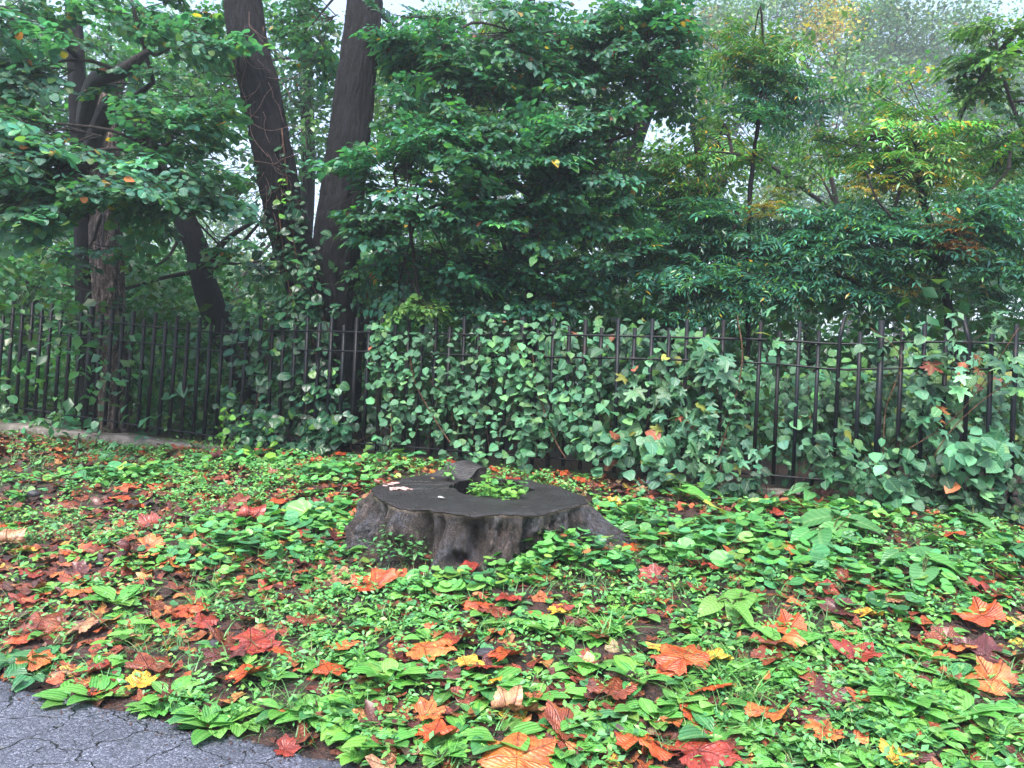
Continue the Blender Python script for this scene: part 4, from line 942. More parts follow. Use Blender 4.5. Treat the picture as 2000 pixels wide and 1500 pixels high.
climber('bush', 'broad-leaved shrub behind the fence to the east of the pale creeper', 'bush',
   [(1230, 690, 120, 50, -.5, .25, 240, .16, ovate, P_IVY), (1180, 650, 80, 22, -.5, .2, 70, .15, ovate, P_GRP), (1100, 740, 150, 90, -.5, .25, 220, .16, ovate, P_DARK), (1330, 680, 80, 50, -.6, .25, 60, .16, ovate, P_DARK), (850, 820, 130, 60, -.5, .25, 110, .15, ovate, P_IVY), (1330, 850, 160, 60, -.4, .25, 200, .15, ovate, P_GRP)],
   M_VINE, origin=(1200, 880))
climber('bush', 'sparse dark seedling leaves at the foot of the sloping fence section', 'bush',
   [(100, 830, 20, 40, .1, .05, 20, .12, ivyl, P_IVY), (25, 820, 20, 30, .1, .05, 30, .14, ivyl, P_GRP), (125, 820, 14, 25, .15, .04, 12, .13, ivyl, P_GRP), (165, 850, 20, 12, .3, .05, 16, .11, ivyl, P_GRP), (190, 900, 60, 16, .9, .1, 60, .13, grape, [(1, (.05, .20, .07))]), (35, 850, 40, 20, .3, .08, 50, .12, ivyl, P_GRP),
    (265, 880, 20, 6, .35, .03, 8, .11, ivyl, P_GRP), (330, 865, 12, 6, .1, .03, 6, .09, ivyl, P_GRP)], M_IVY, origin=(120, 860))

#@@GROUND@@
# ------------------------------------------------------------------ ground cover
def in_stump(x, y, m=1.0):
    return ((x - SCX) / (.98 * m)) ** 2 + ((y - SCY) / (.84 * m)) ** 2 < 1

def scatter(dens, x0=-8.5, x1=7, t0=2.93, t1=7.5):
    """random ground points, dens per square metre, inside a wide view"""
    A = (x1 - x0) * (t1 - t0); n = int(A * dens); x = rng.uniform(x0, x1, n); t = rng.uniform(t0, t1, n); y = t - .38 * x
    k = (y > 1.2) & (np.abs(x) < .95 * y + .6) & ~in_stump(x, y) & (t > edge_t(x) + .03)
    x, y = x[k], y[k]; return x, y, y + .38 * x

def blob(x, y, lst):
    """soft union of patches given by photo pixel centres and metre radii"""
    v = np.zeros(len(x))
    for px, py, rx, ry in lst:
        c = G(px, py); v = np.maximum(v, np.exp(-(((x - c[0]) / rx) ** 2 + ((y - c[1]) / ry) ** 2)))
    return v
VIO = [(560, 1030, .75, .4), (470, 1080, .55, .3), (640, 1010, .4, .4), (1400, 1060, .8, .45), (1560, 1110, .8, .35), (1750, 1130, .5, .3), (1180, 1110, .35, .2), (1230, 1010, .25, .25), (1960, 1090, .4, .4),
       (860, 1150, .4, .15), (780, 900, .5, .3), (640, 930, .4, .3), (1680, 1010, .4, .3), (240, 930, .6, .3), (1330, 1090, .4, .2), (500, 900, .6, .2), (1860, 1130, .5, .2), (1500, 1000, .4, .2), (1730, 1190, .3, .12)]
def nrm(n, s=.2): return unit(np.stack([rng.normal(0, s, n), rng.normal(-.15, s, n), np.ones(n)], -1))
P_GREEN = [(5, (.10, .30, .060)), (4, (.14, .38, .075)), (2, (.06, .21, .07)), (1, (.20, .43, .08)), (.04, (.35, .32, .06))]
P_GREEN2 = [(5, (.095, .31, .075)), (4, (.06, .22, .085)), (2, (.15, .40, .08)), (.5, (.20, .36, .06)), (.05, (.4, .34, .08)), (.1, (.3, .12, .05))]
P_LIT = [(4, (.22, .050, .026)), (4, (.11, .034, .026)), (3, (.36, .095, .035)), (1.4, (.40, .17, .06)), (1.5, (.045, .022, .020)), (.5, (.34, .22, .13)), (.2, (.5, .33, .05))]

def ground_cover():
    # heart-leaved violets: leaf on a bent stalk
    x, y, t = scatter(620)
    n1 = fbm(np.stack([x * 1.1, y * 1.1, 0 * x + 3], -1), 3); b = blob(x, y, VIO)
    far = smooth(3.6, 5.0, t)
    p = np.clip(b * 1.3 + (n1 > .05) * .24 * far * (.4 + .6 * (x > -1.5)) + .07 * far + .03, 0, 1) ** 1.0
    k = rng.random(len(x)) < p * .62; x, y, b = x[k], y[k], b[k]; n = len(x)
    h = .012 + (.03 + .075 * b) * rng.random(n); z = gz(x, y) + h
    sz = (.046 + .040 * b) * np.exp(rng.normal(0, .28, n)) * 1.15
    a = rng.uniform(0, 2 * np.pi, n); D = np.stack([np.cos(a), np.sin(a), rng.normal(-.12, .2, n)], -1)
    g = Geo(); g.inst(violet, axes(unit(D), nrm(n, .3)), np.stack([x, y, z], -1), sz, pick(n, P_GREEN2, .26))
    m_ = h > .04; P = np.stack([x, y, z], -1)[m_]; gs = Geo()
    T = np.array([[-.0012, 0, 0], [.0012, 0, 0], [.0012, 0, 1.], [-.0012, 0, 1.]])
    V = np.repeat(P, 4, 0); V[:, 0] += np.tile([-.0015, .0015, .0015, -.0015], len(P)); V[:, 2] -= np.tile([1, 1, 0, 0], len(P)) * np.repeat(h[m_] + .01, 4)
    g.add(V, np.arange(len(V)), np.full(len(P), 4), (.08, .17, .05))
    tag(g.build('violet_carpet', M_GROUNDLEAF), 'carpet of heart-shaped violet leaves covering the bank around the stump', 'ground cover', kind='stuff')
    # fine small-leaved weeds
    x, y, t = scatter(50); n1 = fbm(np.stack([x * 1.5, y * 1.5, 0 * x + 13], -1), 3)
    k = rng.random(len(x)) < .10 + .75 * smooth(-.15, .35, n1); x, y = x[k], y[k]
    m0 = len(x); per = 30; X = np.repeat(x, per) + rng.normal(0, .055, m0 * per); Y = np.repeat(y, per) + rng.normal(0, .055, m0 * per)
    k = ~in_stump(X, Y) & (Y + .38 * X > edge_t(X)); X, Y = X[k], Y[k]; n = len(X)
    Z = gz(X, Y) + rng.uniform(.005, .07, n); a = rng.uniform(0, 2 * np.pi, n)
    g = Geo(); g.inst(tiny, axes(unit(np.stack([np.cos(a), np.sin(a), rng.normal(.2, .4, n)], -1)), nrm(n, .4)), np.stack([X, Y, Z], -1), rng.uniform(.016, .05, n), pick(n, [(5, (.09, .28, .09)), (4, (.12, .33, .085)), (2, (.17, .36, .08))], .22))
    # grass
    x, y, t = scatter(70); n1 = fbm(np.stack([x * 1.2, y * 1.2, 0 * x + 33], -1), 3)
    k = rng.random(len(x)) < .12 + .8 * smooth(0, .5, n1); x, y = x[k], y[k]
    for px, py, c in ((1440, 1340, 14), (1400, 1310, 10), (1480, 1360, 8), (1190, 1240, 8), (970, 1230, 6), (690, 1220, 6), (390, 1180, 4), (800, 1100, 5), (1650, 1250, 8), (560, 1400, 4)):
        q = G(px, py); x = np.append(x, q[0] + rng.normal(0, .07, c)); y = np.append(y, q[1] + rng.normal(0, .05, c))
    per = 9; X = np.repeat(x, per) + rng.normal(0, .018, len(x) * per); Y = np.repeat(y, per) + rng.normal(0, .018, len(x) * per); n = len(X)
    a = rng.uniform(0, 2 * np.pi, n); D = np.stack([np.cos(a), np.sin(a), rng.uniform(.5, 2.4, n)], -1)
    g.inst(blade, axes(unit(D), np.stack([-np.cos(a), -np.sin(a), 0 * a + .3], -1)), np.stack([X, Y, gz(X, Y)], -1), rng.uniform(.05, .17, n), pick(n, [(4, (.07, .20, .06)), (2, (.10, .25, .08)), (.5, (.25, .26, .12))], .15))
    tag(g.build('grass', M_GRASS), 'thin grass and tiny-leaved weeds scattered through the litter', 'grass', kind='stuff')
    # plantain and dandelion-like leaves, mass
    x, y, t = scatter(44); n1 = fbm(np.stack([x * 1.0, y * 1.0, 0 * x + 53], -1), 3); px, py = proj(np.stack([x, y, gz(x, y)], -1))
    w = (1 - smooth(4.4, 5.6, t)) * (.28 + .85 * smooth(450, 850, px)) * (.55 + .5 * smooth(-.4, .3, n1)) + .12
    k = (rng.random(len(x)) < w); x, y = x[k], y[k]; m0 = len(x)
    per = 7; az = (np.arange(per) / per * 2 * np.pi)[None] + rng.uniform(0, 6.28, (m0, 1)) + rng.normal(0, .35, (m0, per)); az = az.ravel()
    X = np.repeat(x, per) + .012 * np.cos(az); Y = np.repeat(y, per) + .012 * np.sin(az); n = len(X); S0 = np.repeat(rng.uniform(.75, 1.25, m0), per)
    up = rng.uniform(.03, .6, n); D = unit(np.stack([np.cos(az), np.sin(az), up], -1))
    g = Geo(); g.inst(plantain, axes(D, np.stack([-np.cos(az) * up, -np.sin(az) * up, np.ones(n)], -1)), np.stack([X, Y, gz(X, Y) + .004], -1), S0 * rng.uniform(.06, .13, n), pick(n, P_GREEN, .26))
    tag(g.build('plantain_carpet', M_PLANTAIN), 'mass of broad ribbed plantain leaves spread over the near bank', 'ground cover', kind='stuff')
    # broken dead leaves
    x, y, t = scatter(420); n1 = fbm(np.stack([x * .9, y * .9, 0 * x + 73], -1), 3)
    px, py = proj(np.stack([x, y, gz(x, y)], -1))
    k = rng.random(len(x)) < .30 + .5 * smooth(-.3, .4, n1) * (1 - .45 * smooth(500, 1100, px)) + .5 * smooth(7.0, 7.3, t); x, y = x[k], y[k]; n = len(x)
    a = rng.uniform(0, 2 * np.pi, n); D = np.stack([np.cos(a), np.sin(a), rng.normal(0, .18, n)], -1); g = Geo()
    T1 = polar(9, lambda q: .4 + .14 * math.sin(3 * q + 1) + .07 * math.cos(7 * q), .3, .5, 0, .1, 1, .05, 2)
    T2 = polar(8, lambda q: .36 + .16 * math.sin(2 * q), .3, -.5, 0, .2, 1, .06, 4)
    h = n // 2; P = np.stack([x, y, gz(x, y) + rng.uniform(.002, .02, n)], -1); S = rng.uniform(.04, .15, n); c = pick(n, P_LIT, .25, .08); A = axes(unit(D), nrm(n, .28))
    g.inst(T1, A[:h], P[:h], S[:h], c[:h]); g.inst(T2, A[h:], P[h:], S[h:], c[h:])
    # crumbs of soil, bark and twig bits
    x, y, t = scatter(500); n = len(x); a = rng.uniform(0, 6.28, n)
    g.inst(tiny, axes(unit(np.stack([np.cos(a), np.sin(a), rng.normal(0, .4, n)], -1)), nrm(n, .5)), np.stack([x, y, gz(x, y) + .003], -1), rng.uniform(.008, .03, n), pick(n, [(3, (.04, .022, .018)), (2, (.09, .05, .035)), (1, (.17, .11, .08))], .3))
    # crumbs washed onto the asphalt edge
    n = 900; x = rng.uniform(-3.6, 1.6, n); off = rng.exponential(.09, n); y = edge_t(x) - .38 * x - off; a = rng.uniform(0, 6.28, n)
    g.inst(tiny, axes(unit(np.stack([np.cos(a), np.sin(a), rng.normal(0, .3, n)], -1)), nrm(n, .4)), np.stack([x, y, 0 * x + .016], -1), rng.uniform(.006, .022, n), pick(n, [(3, (.03, .018, .014)), (2, (.10, .04, .025)), (1, (.16, .12, .09))], .3))
    tag(g.build('leaf_litter', M_DEAD), 'broken wet brown leaf litter lying on the soil of the bank', 'leaf litter', kind='stuff')

def dead_mat():
    t = NT('wet_dead_leaf'); a = t.attr('tint'); uv = t.attr('luv'); col = a.outputs['Color']; u = uv.outputs['Vector']
    oi = t.n('ShaderNodeObjectInfo'); ad = t.n('ShaderNodeVectorMath', operation='ADD'); t.l(u, ad.inputs[0])
    cmb = t.n('ShaderNodeCombineXYZ'); t.l(t.math('MULTIPLY', oi.outputs['Random'], 40), cmb.inputs[2]); t.l(cmb.outputs[0], ad.inputs[1])
    n1 = t.noise(ad.outputs[0], 4, 4, .65); n2 = t.noise(ad.outputs[0], 22, 3)
    sp = t.n('ShaderNodeSeparateXYZ'); t.l(u, sp.inputs[0]); X = sp.outputs[0]; Y = t.math('SUBTRACT', sp.outputs[1], .12)
    dm = None
    for ang in (0, 48, -48, 100, -100):
        c_, s_ = math.cos(math.radians(ang)), math.sin(math.radians(ang))
        d = t.math('ABSOLUTE', t.math('SUBTRACT', t.math('MULTIPLY', X, c_), t.math('MULTIPLY', Y, s_)))
        al = t.math('ADD', t.math('MULTIPLY', X, s_), t.math('MULTIPLY', Y, c_))
        d = t.math('ADD', d, t.math('MULTIPLY', t.math('LESS_THAN', al, 0.0), 1.0))
        dm = d if dm is None else t.math('MINIMUM', dm, d)
    vein = t.ramp(dm, [(.006, 1.), (.02, 0.)]).outputs[0]
    side = t.math('SINE', t.math('MULTIPLY', t.math('SUBTRACT', t.math('ADD', X, Y), t.math('MULTIPLY', dm, 1.2)), 60))
    col = t.mix(t.ramp(n1.outputs[0], [(.42, 0.), (.62, .75)]).outputs[0], col, t.mix(1.0, col, (.42, .28, .34), 'MULTIPLY'))
    col = t.mix(t.ramp(n1.outputs[0], [(.30, .5), (.42, 0.)]).outputs[0], col, t.mix(1.0, col, (1.6, 2.0, 1.6), 'MULTIPLY'))
    col = t.mix(t.ramp(n2.outputs[0], [(.64, 0.), (.70, .55)]).outputs[0], col, (.03, .014, .012))
    col = t.mix(t.math('MULTIPLY', vein, .5), col, (.07, .025, .02))
    h = t.math('ADD', t.math('MULTIPLY', side, .2), t.math('ADD', t.math('MULTIPLY', n2.outputs[0], .9), t.math('MULTIPLY', vein, -1.2)))
    b = t.pr(col, .36, t.bump(h, .7, .01), .45, .28); b.inputs['Coat Roughness'].default_value = .2; t.l(b.outputs[0], t.out.inputs[0]); return t.m
M_DEAD = dead_mat()
ground_cover()

# plane and maple leaves: 9 shapes, each shape in several colours; every leaf its own object
def plane_r(seed):
    r = np.random.default_rng(seed); L = [.62, .59, .59, .50, .50]; d = [0, .84, -.84, 1.72, -1.72]; wd = [.50, .44, .44, .42, .42]; sh = r.uniform(.85, 1.1, 5)
    def f(a):
        v = .43
        for l, x, w, s_ in zip(L, d, wd, sh): v = max(v, .40 + (l * s_ - .40) * max(0, 1 - abs(a - x) / w) ** .9)
        if abs(a) > 2.8: v = .24
        return v * (1 + .045 * math.sin(a * 17 + seed) + .045 * math.sin(a * 29 + 2 * seed))
    return f
def leaf_shape(seed, curl):
    r = np.random.default_rng(seed + 100); V, f, tt, uv = polar(72, plane_r(seed), .12, 0, 0, 0, 4, 0, seed)
    x, y = V[:, 0], V[:, 1]
    q = np.stack([x * 2.4, y * 2.4, 0 * x + seed * 3.1], -1)
    z = .09 * fbm(q, 3) + .6 * (curl[0] * x * x + curl[1] * (y - .3) ** 2 + curl[2] * x * y) + .025 * np.cos(np.arctan2(x, y - .12) * 7) * np.hypot(x, y - .12) * 2
    V = V.copy(); V[:, 2] = z - z.min() * .6
    if curl[3]:   # fold one half over along the midrib
        m_ = x > 0; a = curl[3] * np.clip(x / .5, 0, 1)
        V[m_, 0] = (x * np.cos(a))[m_]; V[m_, 2] += (x * np.sin(a))[m_]
    return V, f, tt, uv
CURLS = [(.1, -.1, 0, 0), (-.3, -.2, .1, 0), (.3, .0, 0, 0), (.1, -.35, .2, 0), (-.1, .2, -.3, 0), (.1, -.2, .2, .6), (-.5, -.4, 0, 0), (.4, -.1, .2, 0), (.1, -.2, .1, 2.6)]
COLS = {'orange red': (.44, .075, .020), 'bright orange': (.50, .15, .04), 'dark maroon': (.10, .024, .022), 'rusty brown': (.20, .050, .024), 'yellow': (.62, .38, .04), 'tan': (.36, .19, .10), 'brick red': (.27, .038, .024)}
LEAFMESH = {}
def leaf_mesh(k, cn):
    if (k, cn) not in LEAFMESH:
        V, f, tt, uv = leaf_shape(k, CURLS[k]); g = Geo(); g.add(V, f, tt, np.array(COLS[cn]), uv)
        r = np.random.default_rng(k)
        P = np.array([[0, .12, V[0][2]], [.01, -.1, V[0][2] + .01], [.04, -.36, V[0][2] - .02]]); tube(g, P, [.008, .006, .006], 5, np.array(COLS[cn]) * .8, seg=6)
        o = g.build('fallen_leaf', M_DEAD, None, True); me = o.data; bpy.data.objects.remove(o); LEAFMESH[(k, cn)] = me
    return LEAFMESH[(k, cn)]
HOW = ['lying flat', 'domed over the weeds', 'cupped upward', 'rolled at its tip', 'twisted', 'half folded', 'humped', 'curled into a trough', 'folded over on itself']
def fallen(P, size, k, cn, az=None, tilt=.22, label=None):
    a = rng.uniform(0, 6.28) if az is None else az
    o = bpy.data.objects.new('fallen_leaf', leaf_mesh(k, cn)); COL.objects.link(o)
    D = np.array([[math.cos(a), math.sin(a), rng.normal(0, tilt * .6)]]); N = np.array([[rng.normal(0, tilt), rng.normal(-.2, tilt), 1]])
    A = axes(unit(D), N)[0] * size * np.array([rng.uniform(.8, 1.1), rng.uniform(.85, 1.1), 1]); mw = Matrix.Identity(4)
    ctr = A @ np.array([0, .3, 0])
    for i in range(3):
        for j in range(3): mw[i][j] = A[i][j]
        mw[i][3] = P[i] - ctr[i] * (i < 2)
    o.matrix_world = mw
    x, y = P[0], P[1]; t = y + .38 * x
    where = ('on the soil strip along the asphalt edge' if t < 3.25 else 'at the foot of the fence' if t > 6.9 else
             'close in front of the stump' if abs(x - SCX) < 1.2 and 3.9 < y < 5.2 else 'beside the stump' if abs(x - SCX) < 1.7 and y < 6.9 and y > 4.6 else
             'among plantain near the asphalt' if t < 3.95 else 'on the open bank midway to the fence' if x < -1.4 and t < 5.6 else 'on the bank below the concrete kerb' if x < -1.2 else 'among violets below the rusty fence section' if x > 1.0 and t > 4.9 else 'among the weeds halfway up the bank')
    where = where.replace('on the open bank midway to the fence', ['on the open bank midway to the fence', 'on the open bank level with the stump', 'on the open bank a little below the kerb'][int(t > 4.6) + int(t > 5.1)]).replace('among plantain near the asphalt', ['among plantain near the asphalt by the yellow leaf', 'among plantain near the asphalt below the stump', 'among plantain by the grass tufts', 'among plantain beyond the grass tufts'][int(x > -1.2) + int(x > .5) + int(x > 1.3)]).replace('on the bank below the concrete kerb', ['below the far end of the concrete kerb', 'below the middle of the concrete kerb', 'on the bank before the ivy corner'][int(x > -4.6) + int(x > -3)]).replace('at the foot of the fence', ['at the concrete kerb', 'at the fence foot under the ivy', 'at the fence foot under the pale creeper', 'at the foot of the rusty fence section'][int(x > -3.3) + int(x > -1.6) + int(x > 1.2)]).replace('among violets below the rusty fence section', ['among violets just beyond the stump roots', 'among violets around the big-leaved weeds', 'among violets below the browned vine'][int(x > 1.7) + int(x > 2.6)]).replace('among the weeds halfway up the bank', ['among the weeds between stump and asphalt', 'among the weeds between stump and grass tufts', 'among the weeds beyond the grass tufts'][int(x > .2) + int(x > 1.2)])
    big = 'large ' if size > .235 else 'small ' if size < .15 else ''
    lab = label or f'{big}{cn} leaf {HOW[k]} {where}'
    if len(lab.replace('-', ' ').split()) > 16: lab = lab.replace(HOW[k], HOW[k].split()[0])
    tag(o, lab, 'leaf', 'fallen autumn leaves scattered over the bank')
    return o
KEY = [  # px, py, size m, shape, colour, azimuth, label
 (720, 1148, .34, 0, 'orange red', 2.6, 'largest orange red leaf lying flat just in front of the stump root'), (848, 1280, .34, 1, 'bright orange', .4, 'large orange and brown leaf shining wet below the stump'), (895, 1262, .24, 5, 'brick red', 1.0, None),
 (1322, 1300, .31, 6, 'orange red', 1.9, 'large domed orange red leaf with pale veins among grass and plantain'), (1195, 1360, .30, 7, 'rusty brown', 1.2, 'large reddish brown leaf cupped beside the broad plantain'), (282, 1345, .17, 0, 'yellow', .5, 'bright yellow leaf nearest the asphalt path'),
 (990, 1292, .22, 5, 'orange red', .9, None), (1010, 1490, .36, 1, 'bright orange', 1.5, 'bright orange leaf at the bottom edge of the bank'), (1385, 1485, .33, 1, 'brick red', .3, 'glossy brick red leaf at the bottom edge of the bank'), (1262, 1462, .34, 3, 'orange red', 1.2, None),
 (1120, 1430, .28, 0, 'rusty brown', .6, None), (1000, 1405, .24, 8, 'tan', .2, 'curled tan and orange leaf standing up in the plantain'), (548, 988, .22, 3, 'orange red', .3, None), (500, 1025, .30, 8, 'brick red', .4, 'long folded red leaf beside the thick violet patch'),
 (1700, 1212, .19, 5, 'yellow', .2, 'yellow leaf beside a dark maroon leaf on the slope'), (1632, 1202, .25, 0, 'dark maroon', 2.9, 'dark maroon leaf with a shiny surface beside a yellow leaf'), (1192, 992, .20, 5, 'yellow', 2.6, 'yellow leaf beside the stump rim'), (1140, 942, .20, 1, 'orange red', 0, 'orange leaf just behind the stump'),
 (605, 1222, .30, 2, 'rusty brown', 1.3, None), (165, 1165, .25, 3, 'bright orange', 1.0, None), (302, 1073, .26, 0, 'bright orange', .2, 'flat bright orange leaf on the open bank beside the violet patch'), (30, 1072, .26, 8, 'tan', .4, 'long tan leaf rolled like a pod on the bank'), (55, 1085, .16, 5, 'yellow', .3, None),
 (1862, 1050, .22, 6, 'orange red', 1.2, None), (1940, 1165, .25, 0, 'brick red', .4, None), (1405, 1300, .20, 5, 'yellow', .1, 'yellow leaf behind the tall grass tuft'), (1900, 1215, .30, 5, 'orange red', 2.0, None), (1600, 1375, .27, 7, 'dark maroon', 2.2, None), (1500, 1405, .24, 5, 'bright orange', 1.1, None),
 (1620, 1445, .22, 2, 'bright orange', .2, None), (1680, 1290, .28, 0, 'brick red', .6, None), (1920, 1340, .24, 5, 'bright orange', 2.2, None), (1940, 1290, .28, 4, 'dark maroon', .3, None), (1760, 1495, .18, 0, 'yellow', .2, 'yellow leaf at the very bottom of the bank'), (300, 1310, .26, 4, 'rusty brown', 1.4, None),
 (405, 1225, .22, 3, 'brick red', .3, None), (380, 1200, .22, 1, 'orange red', .7, None), (440, 1290, .30, 4, 'dark maroon', 2, None), (510, 1270, .28, 2, 'brick red', .2, None), (490, 1330, .24, 5, 'orange red', 1, None), (670, 1270, .20, 1, 'bright orange', .9, None), (650, 1320, .22, 4, 'orange red', 1.4, None),
 (100, 1225, .27, 3, 'rusty brown', .5, None), (165, 1235, .22, 6, 'tan', 1.6, None), (60, 1180, .24, 0, 'brick red', 1.6, None), (1560, 1088, .22, 0, 'bright orange', .1, None), (1740, 1180, .22, 6, 'tan', .1, None), (1665, 1140, .26, 0, 'rusty brown', .1, None), (1620, 1160, .20, 4, 'brick red', .4, None),
 (860, 1450, .22, 5, 'orange red', .5, None), (845, 1405, .2, 0, 'bright orange', .5, None), (1525, 1235, .24, 5, 'orange red', 2.2, None), (1510, 1270, .24, 3, 'rusty brown', .3, None), (1175, 1205, .18, 0, 'rusty brown', .3, None), (1100, 1195, .16, 3, 'brick red', 1.3, None), (1095, 1205, .15, 5, 'yellow', .3, None),
 (1000, 1180, .24, 3, 'brick red', 0, None), (860, 1100, .22, 0, 'rusty brown', 1.2, 'rusty leaf propped against the front root of the stump'), (920, 1120, .2, 5, 'brick red', 1.2, None), (1170, 1080, .16, 7, 'bright orange', 1.8, 'curled orange leaf on the surface roots beside the stump'), (920, 1310, .17, 5, 'yellow', .2, 'torn yellow leaf in the middle of the plantain'),
 (565, 1475, .13, 0, 'brick red', .2, 'small brick red leaf lying on the asphalt'), (240, 930, .2, 0, 'brick red', .2, None), (670, 893, .2, 2, 'orange red', .2, None), (270, 1000, .2, 5, 'orange red', .2, None), (1245, 1080, .2, 2, 'orange red', .5, None), (1520, 1010, .2, 4, 'brick red', .5, None), (1430, 1030, .22, 3, 'rusty brown', .5, None), (1400, 1115, .2, 3, 'brick red', .5, None)]
pts = []
for px, py, sz, k, cn, az, lab in KEY:
    P = G(px, py); P[2] = gz(P[0], P[1]) + .028; fallen(P, sz * .90, k, cn, az, .12, lab); pts.append(P[:2])
x, y, t = scatter(26); n1 = fbm(np.stack([x * .9, y * .9, 0 * x + 73], -1), 3); px, py = proj(np.stack([x, y, gz(x, y)], -1))
w = (.25 + .9 * smooth(-.4, .4, n1)) * (1 - .4 * smooth(800, 1200, px)) * ((px > -60) & (px < 2060) & (py < 1530)) * (1 - .65 * blob(x, y, VIO))
kk = np.where(rng.random(len(x)) < w)[0]; left = 300 - len(KEY)
cn_all = list(COLS); cw = np.array([.20, .10, .21, .27, .02, .05, .15])
kk = kk[:left] if len(kk) > left else kk
for i in kk:
    fallen(np.array([x[i], y[i], gz(x[i], y[i]) + rng.uniform(.002, .022)]), rng.uniform(.11, .24), int(rng.integers(0, 9)), cn_all[rng.choice(7, p=cw)], None, .25)
print('fallen leaves', len(KEY) + len(kk))

# ------------------------------------------------------------------ individual plants
def plant(name, label, cat, P, leaves, mat, group=None):
    root = empty(name, P, label, cat, group); g = Geo()
    for T, D, N, off, S, c in leaves: g.inst(T, axes(unit(D), N), P + off, S, c)
    o = g.build('foliage', mat, root); return root
def rosette_mesh(seed, wide):
    r = np.random.default_rng(seed); g = Geo(); n = 8
    az = np.arange(n) / n * 6.28 + r.normal(0, .25, n); up = r.uniform(.15, .9, n)
    D = unit(np.stack([np.cos(az), np.sin(az), up], -1)); T = strip(7, lambda s: .035 if s < .22 else .035 + (wide + .07) * math.sin(math.pi * ((s - .22) / .78) ** .8) ** .7, .3, -.30, None, .012)
    g.inst(T, axes(D, np.stack([-np.cos(az) * up, -np.sin(az) * up, np.ones(n)], -1)), np.stack([.01 * np.cos(az), .01 * np.sin(az), 0 * az], -1), r.uniform(.10, .16, n), pick(n, P_GREEN, .12)); return g
ROS = [rosette_mesh(s, .17 + .04 * (s % 3)).build('foliage', M_PLANTAIN) for s in range(5)]
RM = [o.data for o in ROS]
for o in ROS: bpy.data.objects.remove(o)
ROSP = [(40, 1300), (90, 1290), (150, 1375), (230, 1260), (190, 1365), (330, 1365), (290, 1385), (400, 1400), (420, 1425), (530, 1330), (560, 1390), (620, 1400), (660, 1440), (700, 1380), (760, 1330), (830, 1340), (900, 1330), (960, 1345), (930, 1400), (1040, 1370), (1080, 1240), (1000, 1225), (1160, 1300), (1240, 1330), (1280, 1410), (1320, 1380), (1400, 1440), (1470, 1430), (1560, 1310), (1540, 1270), (1620, 1340), (1700, 1330), (1760, 1370), (1820, 1430), (1880, 1400), (1940, 1440), (1700, 1420), (1110, 1470), (760, 1460), (860, 1480), (1480, 1330), (1860, 1330), (1600, 1480), (1800, 1290), (230, 1180), (90, 1160), (1140, 1410), (980, 1450), (700, 1480)]
for i, (a, b) in enumerate(ROSP):
    P = G(a, b); r = empty('plantain', P, f'{["small", "broad", "large loose"][i % 3]} plantain rosette {"rooted on the bare strip along the asphalt" if P[1] + .38 * P[0] < 3.3 else "low on the bank"} {"below the open bank" if a < 400 else "near the yellow leaf" if a < 700 else "below the stump" if a < 1250 else "around the grass tufts" if a < 1600 else "beyond the grass tufts"}', 'weed', 'plantain rosettes of the near bank')
    o = bpy.data.objects.new('foliage', RM[i % 5]); COL.objects.link(o); o.parent = r; r.rotation_euler = (0, 0, rng.uniform(0, 6.28)); s_ = [.85, 1.05, 1.28][i % 3]; r.scale = (s_, s_, s_)
def bigplant(label, spots, sz, pal):
    P = G(*spots[0][:2]); root = empty('burdock', P, label, 'weed'); g = Geo(); gs = Geo()
    for px, py, s_, az in spots:
        q = G(px, py); q[2] = gz(q[0], q[1]) + .05 + .04 * rng.random(); D = np.array([[math.cos(az), math.sin(az), -.12]]); st = q - np.array([math.cos(az), math.sin(az), 0]) * s_ * .45 + [0, 0, .04]
        g.inst(bigleaf, axes(unit(D), np.array([[rng.normal(0, .2), -.35, 1]])), st[None], np.array([s_]), pick(1, pal, .1))
        tube(gs, [P + [0, 0, -.01], (P + st) / 2 + [0, 0, .06], st], [.006, .005, .004], 6, (2.5, 4, 1.5), seg=8)
    gs.build('stem', M_TWIG, root); g.build('foliage', M_BIG, root)
M_BIG = leaf_mat('big_soft_leaf', .38, .22, 'side')
P_BIG = [(3, (.065, .20, .065)), (1, (.09, .25, .06))]
bigplant('big-leaved weed spreading wide leaves at the centre of the slope before the bent picket', [(1620, 1060, .30, 3.3), (1585, 1040, .34, 2.9), (1650, 1035, .30, 1.0), (1700, 1050, .26, -.3), (1600, 1075, .26, 4.4), (1565, 1070, .22, 3.8)], .3, P_BIG)
bigplant('big-leaved weed with one yellowing leaf beside the creeper foot', [(1330, 975, .22, 1.2), (1300, 960, .24, 2.6), (1360, 985, .26, -.6), (1345, 965, .24, .4), (1390, 975, .22, -.2), (1400, 1015, .22, .6)], .25, [(3, (.08, .23, .05)), (1, (.35, .36, .07))])
bigplant('big-leaved weed standing upright beyond the stump roots', [(1240, 1020, .24, 1.7), (1262, 1010, .22, 1.0), (1290, 1040, .18, .3), (1225, 1050, .16, 3.6)], .25, P_BIG)
bigplant('big-leaved weed with a broad bright leaf near the grass tuft', [(1440, 1205, .26, 4.2), (1420, 1190, .20, 2.6), (1385, 1215, .17, 3.9), (1450, 1225, .18, 5.2)], .25, [(1, (.12, .29, .06))])
bigplant('big-leaved weed below the dense round-leaved bush', [(1800, 1150, .24, 4.0), (1830, 1120, .26, .4), (1850, 1135, .22, 5.6), (1780, 1110, .2, 2.6)], .25, P_BIG)
bigplant('big-leaved weed at the kerb under the browned vine', [(1900, 1030, .24, .2), (1870, 1010, .22, 2.6), (1920, 1045, .2, 5.3), (1740, 1115, .16, 3.6)], .25, P_BIG)
